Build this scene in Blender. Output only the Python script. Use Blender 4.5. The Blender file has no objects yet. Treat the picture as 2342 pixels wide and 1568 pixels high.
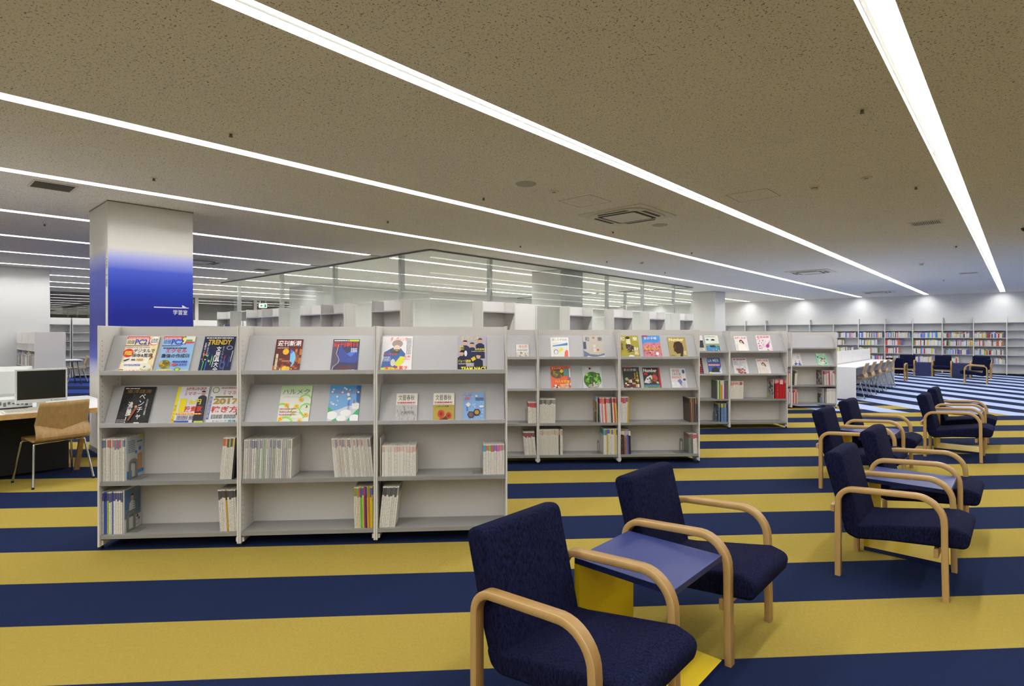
import bpy, bmesh, math, random
from mathutils import Matrix, Vector

# ------------------------------------------------------------------ camera
SC = bpy.context.scene
C = SC.collection
F_PX, W_PX, H_PX = 1285.0, 2342.0, 1568.0      # focal length and frame in pixels
CAM_H = 1.437                                  # eye height (m)
cam_d = bpy.data.cameras.new('camera')
cam_d.sensor_width = 36.0
cam_d.lens = F_PX / W_PX * 36.0
cam_d.shift_y = -18.0 / W_PX                   # horizon sits a little above the middle
cam_d.clip_end = 200
cam = bpy.data.objects.new('camera', cam_d)
cam.location = (0, 0, CAM_H)
cam.rotation_euler = (math.pi / 2, 0, 0)
C.objects.link(cam)
SC.camera = cam

# ------------------------------------------------------------------ world, exposure
world = bpy.data.worlds.new('night')
SC.world = world
world.use_nodes = True
world.node_tree.nodes['Background'].inputs[0].default_value = (0.006, 0.007, 0.010, 1)
world.node_tree.nodes['Background'].inputs[1].default_value = 1.0
SC.view_settings.view_transform = 'Standard'
SC.view_settings.look = 'None'
SC.view_settings.gamma = 1.0
SC.view_settings.use_curve_mapping = False
SC.view_settings.exposure = 0.0
LIGHT_L = 33.0                                 # radiance of the ceiling light strips
LIGHT_COL = (1.0, 0.99, 0.97)

# ------------------------------------------------------------------ frames
# the building axes: o = across the light strips (to the right), d = along them
TH = math.atan2(1166.0, F_PX)
DX, DY = math.sin(TH), math.cos(TH)
BROT = -TH                                     # rotation of an object whose x is o and y is d
CEIL = 3.0
def B(d, o, z=0.0):
    return Vector((o * DY + d * DX, -o * DX + d * DY, z))
def floor_pt(x, y, z=0.0):
    Y = (CAM_H - z) * F_PX / (y - 766.0)
    return Vector(((x - 1171.0) / F_PX * Y, Y, z))
def to_b(p):
    return (p.x * DX + p.y * DY, p.x * DY - p.y * DX)      # (d, o)

# ------------------------------------------------------------------ colours and materials
def lin(c):
    if isinstance(c, str):
        c = tuple(int(c[i:i+2], 16) / 255 for i in (0, 2, 4))
    return tuple(x / 12.92 if x <= 0.04045 else ((x + 0.055) / 1.055) ** 2.4 for x in c)
MATS = {}
class NT:
    def __init__(s, m):
        m.use_nodes = True
        s.t = m.node_tree; s.n = s.t.nodes; s.l = s.t.links
        s.bsdf = s.n['Principled BSDF']
    def new(s, t, **kw):
        n = s.n.new(t)
        for k, v in kw.items(): setattr(n, k, v)
        return n
    def put(s, sock, v):
        if hasattr(v, 'is_linked') or hasattr(v, 'links'): s.l.new(v, sock)
        elif isinstance(v, (tuple, list)) and len(v) == 3 and sock.type == 'RGBA': sock.default_value = (*v, 1)
        else: sock.default_value = v
    def math(s, op, a, b=None, c=None):
        n = s.new('ShaderNodeMath', operation=op)
        for i, v in enumerate((a, b, c)):
            if v is not None: s.put(n.inputs[i], v)
        return n.outputs[0]
    def mix(s, f, a, b):
        n = s.new('ShaderNodeMix', data_type='RGBA')
        s.put(n.inputs[0], f); s.put(n.inputs[6], a); s.put(n.inputs[7], b)
        return n.outputs[2]
    def coord(s, which='Object'):
        return s.new('ShaderNodeTexCoord').outputs[which]
    def noise(s, vec, scale, detail=2.0, rough=0.5):
        n = s.new('ShaderNodeTexNoise')
        s.put(n.inputs['Vector'], vec); n.inputs['Scale'].default_value = scale
        n.inputs['Detail'].default_value = detail; n.inputs['Roughness'].default_value = rough
        return n.outputs[0]
    def vmul(s, vec, v):
        n = s.new('ShaderNodeVectorMath', operation='MULTIPLY')
        s.put(n.inputs[0], vec); n.inputs[1].default_value = v
        return n.outputs[0]
    def bump(s, h, strength=0.3, dist=0.002):
        n = s.new('ShaderNodeBump')
        n.inputs['Strength'].default_value = strength; n.inputs['Distance'].default_value = dist
        s.put(n.inputs['Height'], h); s.l.new(n.outputs[0], s.bsdf.inputs['Normal'])
    def ramp(s, f, *stops):
        n = s.new('ShaderNodeValToRGB')
        e = n.color_ramp.elements
        while len(e) < len(stops): e.new(0.5)
        for i, (p, c) in enumerate(stops):
            e[i].position = p; e[i].color = (*c, 1) if len(c) == 3 else c
        s.put(n.inputs[0], f)
        return n.outputs[0]
def mat(name, col=None, rough=0.5, metal=0.0, spec=0.5, coat=0.0):
    if name in MATS: return MATS[name]
    m = bpy.data.materials.new(name); MATS[name] = m
    t = NT(m)
    if col is not None: t.bsdf.inputs['Base Color'].default_value = (*lin(col), 1)
    t.bsdf.inputs['Roughness'].default_value = rough
    t.bsdf.inputs['Metallic'].default_value = metal
    t.bsdf.inputs['Specular IOR Level'].default_value = spec
    t.bsdf.inputs['Coat Weight'].default_value = coat
    return m
def ink(col):
    """printed colour on glossy paper"""
    return mat('ink_' + col, col, 0.38, spec=0.35)

def make_materials():
    # painted steel of the shelving, faint orange peel
    for nm, col, r in (('steel_ivory', 'd9d6d3', 0.45), ('steel_grey', 'aeaeb1', 0.38), ('steel_white', 'd8d8d6', 0.45),
                       ('steel_dark', '77766f', 0.4), ('steel_shelf', '8b8b89', 0.36)):
        m = mat(nm, col, r); t = NT(m)
        c = t.coord()
        f = t.noise(c, 9.0, 3.0)
        t.put(t.bsdf.inputs['Base Color'], t.mix(t.math('MULTIPLY', f, 0.12), lin(col), tuple(x * .8 for x in lin(col))))
        t.bump(t.noise(c, 700.0, 1.0), 0.05, 0.0005)
    # white walls
    for nm, col in (('wall_paint', 'd8d8d7'), ('column_white', 'd3d1cc')):
        m = mat(nm, col, 0.55); t = NT(m)
        c = t.coord()
        f = t.noise(c, 2.0, 3.0)
        t.put(t.bsdf.inputs['Base Color'], t.mix(t.math('MULTIPLY', f, 0.1), lin(col), tuple(x * .85 for x in lin(col))))
        t.bump(t.noise(c, 300.0, 2.0), 0.08, 0.0008)
    # ceiling: mineral board with small dark fissures
    m = mat('ceiling_board', 'c9c4b8', 0.9, spec=0.1); t = NT(m)
    c = t.coord()
    n1 = t.noise(c, 52.0, 1.5, 0.5)
    line = t.math('LESS_THAN', t.math('ABSOLUTE', t.math('SUBTRACT', n1, 0.5)), 0.020)
    gate = t.math('GREATER_THAN', t.noise(t.vmul(c, (1.0, 1.0, 3.0)), 66.0, 1.0, 0.5), 0.53)
    mask = t.math('MULTIPLY', line, gate)
    base = t.mix(t.noise(c, 1.5, 2.0), lin('f0eee8'), lin('eae7e0'))
    t.put(t.bsdf.inputs['Base Color'], t.mix(t.math('MULTIPLY', mask, 0.85), base, lin('57544a')))
    t.bump(t.math('SUBTRACT', 1.0, mask), 0.5, 0.002)
    mat('slot_white', 'efefec', 0.5)
    # light strip diffuser
    m = mat('light_diffuser'); t = NT(m)
    t.put(t.bsdf.inputs['Base Color'], (0.9, 0.9, 0.9))
    t.put(t.bsdf.inputs['Emission Color'], LIGHT_COL)
    t.bsdf.inputs['Emission Strength'].default_value = LIGHT_L
    m.cycles.emission_sampling = 'FRONT'
    # carpet
    m = mat('carpet', rough=0.95, spec=0.05); t = NT(m)
    c = t.coord()
    sx = t.new('ShaderNodeSeparateXYZ'); t.put(sx.inputs[0], c)
    X, Y = sx.outputs[0], sx.outputs[1]
    a1 = math.radians(3.78); a2 = math.radians(4.9)
    s = t.math('ADD', t.math('MULTIPLY', X, -math.sin(a1)), t.math('MULTIPLY', Y, math.cos(a1)))
    q = t.math('ADD', t.math('MULTIPLY', X, math.cos(a2)), t.math('MULTIPLY', Y, math.sin(a2)))
    def stripe(v, ph):      # 1 where frac(v - ph) < .5
        return t.math('LESS_THAN', t.math('FRACT', t.math('ADD', v, 100.0 - ph)), 0.5)
    yel = stripe(s, 0.425)
    lgt = stripe(q, 0.74)
    L1 = t.math('GREATER_THAN', s, t.math('SUBTRACT', 10.35 + .28 * 5.7, t.math('MULTIPLY', X, .28)))
    L2 = t.math('GREATER_THAN', s, t.math('SUBTRACT', 11.6 + .95 * 7.5, t.math('MULTIPLY', X, .95)))
    # pile noise
    fine = t.noise(c, 220.0, 3.0, 0.7)
    tuft = t.noise(t.vmul(c, (1.0, 0.55, 1.0)), 75.0, 2.0, 0.6)
    navy = t.mix(fine, lin('0e172d'), lin('222d50'))
    yellow = t.mix(tuft, t.mix(fine, lin('7f6d26'), lin('9b883b')), t.mix(fine, lin('8d7a32'), lin('ae9c57')))
    light = t.mix(fine, lin('90a0c8'), lin('adb9d9'))
    zone1 = t.mix(yel, navy, yellow)
    # the reading area behind the column is plain navy with a paler blue stripe
    blue3 = t.mix(fine, lin('24347a'), lin('34488f'))
    bo = t.math('SUBTRACT', t.math('MULTIPLY', X, DY), t.math('MULTIPLY', Y, DX))
    bd0 = t.math('ADD', t.math('MULTIPLY', X, DX), t.math('MULTIPLY', Y, DY))
    far_left = t.math('MULTIPLY', t.math('LESS_THAN', bo, -9.6), t.math('MULTIPLY', t.math('GREATER_THAN', bd0, .5), t.math('LESS_THAN', bd0, 5.6)))
    zone1 = t.mix(far_left, zone1, t.mix(stripe(t.math('MULTIPLY', s, .5), .3), navy, blue3))
    rest = t.mix(L2, zone1, navy)
    bd = t.math('ADD', t.math('MULTIPLY', X, DX), t.math('MULTIPLY', Y, DY))
    Lz = t.math('MULTIPLY', L1, t.math('GREATER_THAN', X, 2.0))
    final = t.mix(t.math('MULTIPLY', Lz, lgt), rest, light)
    room = t.math('MULTIPLY', t.math('LESS_THAN', bo, -7.95), t.math('GREATER_THAN', bd0, 6.55))     # unseen study room floor, made pale to bounce more light inside
    t.put(t.bsdf.inputs['Base Color'], t.mix(room, final, t.mix(fine, lin('b4b1a8'), lin('c8c5bc'))))
    t.bump(t.math('ADD', fine, tuft), 0.6, 0.004)
    # upholstery
    m = mat('navy_fabric', rough=0.95, spec=0.05); t = NT(m)
    c = t.coord()
    f1 = t.noise(t.vmul(c, (1.0, 1.0, 0.25)), 160.0, 3.0, 0.7)
    f2 = t.noise(t.vmul(c, (1.0, 0.3, 1.0)), 90.0, 2.0)
    t.put(t.bsdf.inputs['Base Color'], t.mix(t.ramp(f1, (.35, (0, 0, 0)), (.65, (1, 1, 1))), lin('0b0d1c'), lin('1d203e')))
    t.bump(t.math('ADD', f1, f2), 0.5, 0.002)
    # laminated bentwood (uv: u along the strip, v through the laminations)
    m = mat('bent_oak', rough=0.42, spec=0.4); t = NT(m)
    uv = t.coord('UV'); s2 = t.new('ShaderNodeSeparateXYZ'); t.put(s2.inputs[0], uv)
    lam = t.ramp(t.math('FRACT', t.math('MULTIPLY', s2.outputs[1], 7.0)), (0.0, (0, 0, 0)), (0.18, (1, 1, 1)), (0.9, (1, 1, 1)), (1.0, (0, 0, 0)))
    g = t.noise(t.vmul(uv, (6.0, 60.0, 1.0)), 4.0, 4.0, 0.6)
    col = t.mix(g, lin('a88752'), lin('c2a16b'))
    t.put(t.bsdf.inputs['Base Color'], t.mix(lam, lin('977442'), col))
    # plain oak, grain along z / x by object coordinates
    for nm, sc3, ca, cb in (('oak_z', (25, 25, 2.2), 'a98552', 'c09d67'), ('oak_x', (2.2, 25, 25), 'a98552', 'c09d67'),
                            ('plywood', (30, 30, 2.0), '9b7c4c', 'b39263'), ('oak_edge', (3, 30, 60), 'b08a52', 'c9a468')):
        m = mat(nm, rough=0.4, spec=0.4); t = NT(m)
        c = t.coord()
        g = t.noise(t.vmul(c, sc3), 1.6, 5.0, 0.6)
        t.put(t.bsdf.inputs['Base Color'], t.mix(t.ramp(g, (.3, (0, 0, 0)), (.7, (1, 1, 1))), lin(ca), lin(cb)))
    mat('chrome', 'c8c8c8', 0.12, 1.0)
    mat('rubber', '101010', 0.7)
    mat('table_blue', '28336c', 0.45, spec=0.3)
    mat('table_navy', '14204e', 0.4)
    mat('table_yellow', 'd0b414', 0.4)
    mat('laminate_white', 'e6e6e8', 0.3)
    mat('black_panel', '0b0d10', 0.7)
    mat('plastic_grey', 'c9cbca', 0.45)
    mat('plastic_dark', '60635f', 0.45)
    mat('screen_black', '14160f', 0.25)
    mat('paper', 'd5d2c8', 0.8)
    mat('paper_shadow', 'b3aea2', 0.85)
    mat('vent_dark', '2c2b25', 0.7)
    mat('vent_grille', '6c6a5c', 0.6)
    mat('ac_white', 'd9d5c6', 0.5)
    mat('hole', '3c3a36', 0.8)
    mat('sign_green', '1f9a5a', 0.4)
    mat('board_white', 'e9e8e6', 0.35)
    mat('groove', '23221f', 0.8)
    m = mat('sign_face', 'f3f7f3', 0.4); t = NT(m)
    t.put(t.bsdf.inputs['Emission Color'], (0.9, 1.0, 0.92)); t.bsdf.inputs['Emission Strength'].default_value = 0.9
    # clear partition glass
    m = mat('clear_glass'); t = NT(m)
    tr = t.new('ShaderNodeBsdfTransparent'); tr.inputs[0].default_value = (0.955, 0.98, 0.968, 1)
    gl = t.new('ShaderNodeBsdfGlossy'); gl.inputs['Roughness'].default_value = 0.0; gl.inputs[0].default_value = (.95, 1, .97, 1)
    fr = t.new('ShaderNodeFresnel'); fr.inputs[0].default_value = 1.5
    mx = t.new('ShaderNodeMixShader')
    t.l.new(t.math('MULTIPLY', fr.outputs[0], 1.6), mx.inputs[0]); t.l.new(tr.outputs[0], mx.inputs[1]); t.l.new(gl.outputs[0], mx.inputs[2])
    t.l.new(mx.outputs[0], t.n['Material Output'].inputs[0])
    m = mat('night_glass', '0a0c0d', 0.01, spec=0.5); NT(m).bsdf.inputs['IOR'].default_value = 2.8
    mat('acrylic', 'c9d2d6', 0.1)
    # column print: a blue band that fades out upwards and downwards
    m = mat('column_print', rough=0.5, spec=0.3); t = NT(m)
    c = t.coord(); s3 = t.new('ShaderNodeSeparateXYZ'); t.put(s3.inputs[0], c)
    z = t.math('DIVIDE', s3.outputs[2], 3.0)
    w = lin('d0cec9')
    t.put(t.bsdf.inputs['Base Color'], t.ramp(z, (0.30, w), (0.345, lin('b4b6dd')), (0.39, lin('4a55b4')), (0.46, lin('1c2a92')), (0.56, lin('17208a')),
          (0.66, lin('1f37a4')), (0.735, lin('4355ba')), (0.785, lin('9b9fd8')), (0.82, w)))
    # spines: object colour, accent band, dashes of type
    for nm in ('spine', 'book_spine'):
        m = mat(nm, rough=0.45, spec=0.3); t = NT(m)
        c = t.coord(); s4 = t.new('ShaderNodeSeparateXYZ'); t.put(s4.inputs[0], c)
        x, zz = s4.outputs[0], s4.outputs[2]
        oi = t.new('ShaderNodeObjectInfo')
        at = t.new('ShaderNodeAttribute', attribute_type='OBJECT', attribute_name='accent')
        rnd = oi.outputs['Random']
        band0 = t.math('ADD', 0.74, t.math('MULTIPLY', rnd, 0.08))
        band = t.math('MULTIPLY', t.math('GREATER_THAN', zz, band0), t.math('LESS_THAN', zz, 0.97))
        cmb = t.new('ShaderNodeCombineXYZ')
        t.put(cmb.inputs[0], t.math('MULTIPLY', x, 3.0)); t.put(cmb.inputs[1], t.math('MULTIPLY', rnd, 50.0)); t.put(cmb.inputs[2], t.math('MULTIPLY', zz, 38.0))
        ty = t.noise(cmb.outputs[0], 1.0, 2.0, .7)
        typ = t.math('MULTIPLY', t.math('GREATER_THAN', ty, 0.56), t.math('MULTIPLY', t.math('LESS_THAN', t.math('ABSOLUTE', t.math('SUBTRACT', x, .5)), .3), t.math('LESS_THAN', zz, 0.72)))
        col = t.mix(t.math('MULTIPLY', band, 0.9), oi.outputs['Color'], at.outputs['Color'])
        inkc = t.mix(t.math('GREATER_THAN', t.math('FRACT', t.math('MULTIPLY', rnd, 7.0)), 0.5), lin('4b4a50'), at.outputs['Color'])
        col = t.mix(t.math('MULTIPLY', typ, 0.5), col, inkc)
        t.put(t.bsdf.inputs['Base Color'], col)
make_materials()

# ------------------------------------------------------------------ mesh helpers
class MB:
    """collects shapes into one mesh; each face keeps a material slot"""
    def __init__(s): s.v = []; s.f = []; s.m = []; s.mats = []; s.uv = {}
    def slot(s, m):
        if isinstance(m, str): m = MATS[m]
        if m not in s.mats: s.mats.append(m)
        return s.mats.index(m)
    def add(s, vs, fs, m, M=None):
        b = len(s.v); k = s.slot(m)
        for p in vs: s.v.append(tuple(M @ Vector(p)) if M else tuple(p))
        for f in fs: s.f.append(tuple(b + i for i in f)); s.m.append(k)
        return s
    def box(s, a, b, m, M=None, face_m=None):
        (x0, y0, z0), (x1, y1, z1) = a, b
        vs = [(x0,y0,z0),(x1,y0,z0),(x1,y1,z0),(x0,y1,z0),(x0,y0,z1),(x1,y0,z1),(x1,y1,z1),(x0,y1,z1)]
        fs = [(0,3,2,1),(4,5,6,7),(0,1,5,4),(2,3,7,6),(1,2,6,5),(3,0,4,7)]     # -z +z -y +y +x -x
        base = len(s.f)
        s.add(vs, fs, m, M)
        if face_m:
            for i, mm in face_m.items(): s.m[base + i] = s.slot(mm)
        return s
    def prism(s, pts, z0, z1, m, M=None):
        n = len(pts)
        vs = [(x, y, z0) for x, y in pts] + [(x, y, z1) for x, y in pts]
        fs = [tuple(range(n - 1, -1, -1)), tuple(range(n, 2 * n))] + [(i, (i + 1) % n, n + (i + 1) % n, n + i) for i in range(n)]
        return s.add(vs, fs, m, M)
    def disc(s, c, r, z0, z1, m, n=24, r2=None, M=None):
        r2 = r if r2 is None else r2
        vs = [(c[0] + r * math.cos(i * 2 * math.pi / n), c[1] + r * math.sin(i * 2 * math.pi / n), z0) for i in range(n)]
        vs += [(c[0] + r2 * math.cos(i * 2 * math.pi / n), c[1] + r2 * math.sin(i * 2 * math.pi / n), z1) for i in range(n)]
        fs = [tuple(range(n - 1, -1, -1)), tuple(range(n, 2 * n))] + [(i, (i + 1) % n, n + (i + 1) % n, n + i) for i in range(n)]
        return s.add(vs, fs, m, M)
    def tube(s, pts, r, m, n=10, M=None):
        """round tube along a polyline"""
        pts = [Vector(p) for p in pts]
        rings = []
        up = None
        for i, p in enumerate(pts):
            t = (pts[min(i + 1, len(pts) - 1)] - pts[max(i - 1, 0)]).normalized()
            a = t.orthogonal().normalized() if up is None else (up - t * up.dot(t)).normalized()
            up = a; b = t.cross(a)
            rr = r[i] if isinstance(r, (list, tuple)) else r
            rings.append([p + a * rr * math.cos(k * 2 * math.pi / n) + b * rr * math.sin(k * 2 * math.pi / n) for k in range(n)])
        vs = [p for R in rings for p in R]
        fs = []
        for i in range(len(rings) - 1):
            for k in range(n):
                fs.append((i * n + k, i * n + (k + 1) % n, (i + 1) * n + (k + 1) % n, (i + 1) * n + k))
        fs.append(tuple(range(n - 1, -1, -1))); fs.append(tuple((len(rings) - 1) * n + k for k in range(n)))
        return s.add(vs, fs, m, M)
    def mesh(s, name, smooth=None):
        me = bpy.data.meshes.new(name)
        me.from_pydata(s.v, [], s.f)
        for m in s.mats: me.materials.append(m)
        me.polygons.foreach_set('material_index', s.m)
        me.update()
        if smooth:
            me.shade_smooth(); me.set_sharp_from_angle(angle=math.radians(smooth))
            for p in me.polygons:
                if p.loop_total > 7: p.use_smooth = False
        return me
    def build(s, name, parent=None, smooth=None, M=None):
        o = bpy.data.objects.new(name, s.mesh(name, smooth)); C.objects.link(o)
        if parent: o.parent = parent
        if M is not None: o.matrix_local = M
        return o
def tag(o, label, cat, group=None):
    o['label'] = label; o['category'] = cat
    if group: o['group'] = group
    return o
def thing(name, label, cat, loc=(0, 0, 0), rz=0.0, group=None):
    o = bpy.data.objects.new(name, None); C.objects.link(o)
    o.location = loc; o.rotation_euler = (0, 0, rz); o.empty_display_size = 0.1
    return tag(o, label, cat, group)
def struct(o):
    o['kind'] = 'structure'; return o
def copy_tree(o, parent=None):
    c = o.copy(); C.objects.link(c)
    if parent: c.parent = parent
    for ch in list(KIDS.get(o.name, [])) or [k for k in o.children]:
        copy_tree(ch, c)
    return c
KIDS = {}
def part(mb, name, parent, smooth=None, M=None, bevel=0.0, seg=2):
    o = mb.build(name, parent, smooth, M)
    if bevel:
        md = o.modifiers.new('bevel', 'BEVEL'); md.width = bevel; md.segments = seg; md.limit_method = 'ANGLE'
        md.angle_limit = math.radians(40); md.harden_normals = False
    return o
def bstruct(name, mb, kind='structure'):
    """mesh given in building axes (x = o, y = d)"""
    o = mb.build(name); o.rotation_euler = (0, 0, BROT)
    if kind: o['kind'] = kind
    return o
ORD = ['first','second','third','fourth','fifth','sixth','seventh','eighth','ninth','tenth','eleventh','twelfth','thirteenth','fourteenth',
       'fifteenth','sixteenth','seventeenth','eighteenth','nineteenth','twentieth','twenty-first','twenty-second','twenty-third','twenty-fourth',
       'twenty-fifth','twenty-sixth','twenty-seventh','twenty-eighth','twenty-ninth','thirtieth','thirty-first','thirty-second','thirty-third','thirty-fourth']

# ================================================================== the room
O_MIN, O_MAX, D_MIN, D_MAX = -24.2, 6.5, -9.0, 27.1
LIGHT_O = [-0.51, -2.73, -4.94, -7.12, -9.45, -11.78, -14.1, -16.4, -18.7, -21.0, -23.2, 1.70, 3.92]  # the last two strips are out of view, added for lighting
SLOT = 0.075
# floor
fl = MB()
cs = [B(D_MIN, O_MIN), B(D_MIN, O_MAX), B(D_MAX, O_MAX), B(D_MAX, O_MIN)]
fl.add([(p.x, p.y, 0) for p in cs] + [(p.x, p.y, -0.2) for p in cs], [(0, 1, 2, 3), (7, 6, 5, 4)] + [(i, i + 4, (i + 1) % 4 + 4, (i + 1) % 4) for i in range(4)], 'carpet')
struct(fl.build('floor'))
# ceiling boards between the light slots, one slab above
ce = MB()
edges = sorted(LIGHT_O)
prev = O_MIN
for e in edges:
    ce.box((prev, D_MIN, CEIL), (e - SLOT, D_MAX, CEIL + 0.06), 'ceiling_board'); prev = e + SLOT
ce.box((prev, D_MIN, CEIL), (O_MAX, D_MAX, CEIL + 0.06), 'ceiling_board')
bstruct('ceiling', ce)
ce2 = MB(); ce2.box((O_MIN - .3, D_MIN - .3, CEIL + 0.1), (O_MAX + .3, D_MAX + .3, CEIL + 0.3), 'wall_paint')
bstruct('ceiling_slab', ce2)
# walls
bstruct('wall_far', MB().box((O_MIN, D_MAX, 0), (O_MAX, D_MAX + .2, CEIL + .1), 'wall_paint'))
bstruct('wall_right', MB().box((O_MAX, D_MIN, 0), (O_MAX + .2, D_MAX, CEIL + .1), 'wall_paint'))
bstruct('wall_behind', MB().box((O_MIN, D_MIN - .2, 0), (O_MAX, D_MIN, CEIL + .1), 'wall_paint'))
bstruct('wall_left', MB().box((O_MIN - .2, D_MIN, 0), (O_MIN, D_MAX, 0.5), 'wall_paint').box((O_MIN - .2, D_MIN, 2.98), (O_MIN, D_MAX, CEIL + .1), 'wall_paint'))
# night windows along the left wall, pane by pane
k = 1
dd = 1.2
while dd < D_MAX - .5:
    d1 = min(dd + 2.3, D_MAX)
    w = bpy.data.objects.new('window_%d' % k, None); C.objects.link(w); w['kind'] = 'structure'; w.rotation_euler = (0, 0, BROT)
    part(MB().box((O_MIN - .12, dd + .06, .56), (O_MIN - .1, d1 - .06, 2.92), 'night_glass'), 'pane', w)
    fr = MB()
    fr.box((O_MIN - .16, dd, .5), (O_MIN - .02, dd + .06, 2.98), 'steel_white').box((O_MIN - .16, d1 - .06, .5), (O_MIN - .02, d1, 2.98), 'steel_white')
    fr.box((O_MIN - .16, dd + .06, .5), (O_MIN - .02, d1 - .06, .56), 'steel_white').box((O_MIN - .16, dd + .06, 2.92), (O_MIN - .02, d1 - .06, 2.98), 'steel_white')
    part(fr, 'window_frame', w)
    k += 1; dd = d1
bstruct('wall_left_solid', MB().box((O_MIN - .2, D_MIN, .5), (O_MIN, 1.2, 2.98), 'wall_paint'))
# white core walls that stop short of the windows
bstruct('wall_core_reading', MB().box((-19.5, -6.0, 0), (-17.0, 2.49, CEIL), 'wall_paint'))
bstruct('wall_core_study', MB().box((-17.8, 8.74, 0), (-15.66, 20.0, CEIL), 'wall_paint'))
# baseboard of the far wall
bstruct('baseboard_far', MB().box((O_MIN, D_MAX - .012, 0), (O_MAX, D_MAX, .06), 'steel_dark'))

# light strips: recessed trough, diffuser
for i, o in enumerate(LIGHT_O):
    segs = [(D_MIN + .5, D_MAX - .25)]
    if o < -8.0 and o > -17.8: segs = [(D_MIN + .5, 6.25), (6.78, D_MAX - .25)]
    if o < -15.66 and o > -17.0: segs = [(D_MIN + .5, 6.25), (6.78, 8.35), (20.4, D_MAX - .25)]
    if o > -19.5 and o < -17.8: segs = [(2.6, D_MAX - .25)]
    for (d0, d1) in segs:
        L = thing('linear_ceiling_light', 'x', 'ceiling light', B((d0 + d1) / 2, o, CEIL), BROT, 'recessed light strips in the ceiling')
        h = (d1 - d0) / 2
        hb = MB()
        hb.box((-SLOT, -h, 0.0), (-SLOT + .004, h, .090), 'slot_white').box((SLOT - .004, -h, 0.0), (SLOT, h, .090), 'slot_white')
        hb.box((-SLOT, -h, .090), (SLOT, h, .096), 'slot_white')
        hb.box((-SLOT + .004, -h - .004, 0.0), (SLOT - .004, -h, .090), 'slot_white').box((-SLOT + .004, h, 0.0), (SLOT - .004, h + .004, .090), 'slot_white')
        part(hb, 'housing', L)
        db = MB()
        n = max(2, int(d1 - d0))
        for j in range(n):
            y0 = -h + j * 2 * h / n; y1 = -h + (j + 1) * 2 * h / n
            db.add([(-.048, y0, .052), (.066, y0, .052), (.066, y1, .052), (-.048, y1, .052)], [(0, 3, 2, 1)], 'light_diffuser')
        part(db, 'diffuser', L)
        part(MB().box((-.070, -h, .046), (-.049, h, .052), 'steel_dark'), 'gap_shade', L)  # dark strip standing in for the dim gap beside the diffuser
        L['_o'] = o
def strip_labels():
    names = {-0.51: 'long bright light strip over the armchairs, meeting the far bookcase wall',
             -2.73: 'long light strip running past the square ceiling air conditioner towards bookcases',
             -4.94: 'light strip between the air conditioner and the glass room corner',
             -7.12: 'light strip passing just in front of the blue column and glass room',
             1.70: 'unseen light strip added beyond the armchairs on the window-free side',
             3.92: 'unseen light strip added nearest the plain side wall opposite the racks'}
    cnt = {}
    for ob in list(C.objects):
        if ob.get('_o') is None: continue
        o = ob['_o']
        key = [k for k in names if abs(k - o) < .01]
        if key: ob['label'] = names[key[0]]
        else:
            n = sum(1 for k in LIGHT_O if o < k < -8.0)
            d, _ = to_b(ob.location)
            cnt[n] = cnt.get(n, 0) + 1
            where = 'reading area' if d < 4.5 else ('glass study room' if d < 17 and n < 3 else 'far bay')
            ob['label'] = '%s light strip behind the blue column line, over the %s, run %s' % (ORD[n], where, ORD[cnt[n] - 1])
        del ob['_o']
strip_labels()

# ------------------------------------------------------------------ columns
def column(d0, o1, label, printed):
    # d0 = near face, o1 = right face ; 0.9 x 0.9
    t = thing('column', label, 'column', B(d0 + .45, o1 - .45, 0), BROT)
    if printed:
        b = MB().box((-.45, -.45, 0), (.45, .45, CEIL), 'column_print')
        part(b, 'shaft', t)
        # white corner strip with upright lettering on the face turned to the computers
        part(MB().box((.36, -.453, 0), (.452, -.45, CEIL), 'column_white'), 'corner_strip', t)
    else:
        part(MB().box((-.45, -.45, 0), (.45, .45, CEIL), 'column_white'), 'shaft', t)
    part(MB().box((-.455, -.455, 0), (.455, .455, .06), 'steel_dark'), 'skirting', t)
    part(MB().box((-.456, -.456, CEIL - .012), (.456, .456, CEIL - .002), 'steel_dark'), 'ceiling_joint', t)
    return t
COL1 = column(1.67, -7.82, 'square white column with a blue gradient print and arrow sign', True)
column(10.65, -8.10, 'white square column inside the glass study room', False)
column(19.64, -8.07, 'white square column beyond the end of the glass study room', False)

# ------------------------------------------------------------------ lettering
TXT = {}
def text_geo(body, bold=0.0):
    if any(ord(ch) > 0x3000 for ch in body): bold *= .45          # dense characters stay open
    key = (body, bold)
    if key not in TXT:
        cu = bpy.data.curves.new('lettering', 'FONT')
        cu.body = body; cu.size = 1.0; cu.resolution_u = 2; cu.offset = bold; cu.fill_mode = 'FRONT'
        cu.space_line = 0.95
        ob = bpy.data.objects.new('lettering', cu)
        me = bpy.data.meshes.new_from_object(ob)
        vs = [v.co.copy() for v in me.vertices]; fs = [tuple(p.vertices) for p in me.polygons]
        bpy.data.objects.remove(ob); bpy.data.curves.remove(cu); bpy.data.meshes.remove(me)
        if vs:
            x0 = min(v.x for v in vs); x1 = max(v.x for v in vs); y0 = min(v.y for v in vs); y1 = max(v.y for v in vs)
        else: x0 = x1 = y0 = y1 = 0
        TXT[key] = (vs, fs, x0, x1, y0, y1)
    return TXT[key]
def put_text(mb, body, x0, y0, x1, y1, z, m, bold=0.02):
    """fit the lettering into a rectangle of the xy plane"""
    vs, fs, a0, a1, b0, b1 = text_geo(body, bold)
    if not vs: return
    sx = (x1 - x0) / max(a1 - a0, 1e-4); sy = (y1 - y0) / max(b1 - b0, 1e-4)
    mb.add([(x0 + (v.x - a0) * sx, y0 + (v.y - b0) * sy, z) for v in vs], fs, m)

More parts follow.
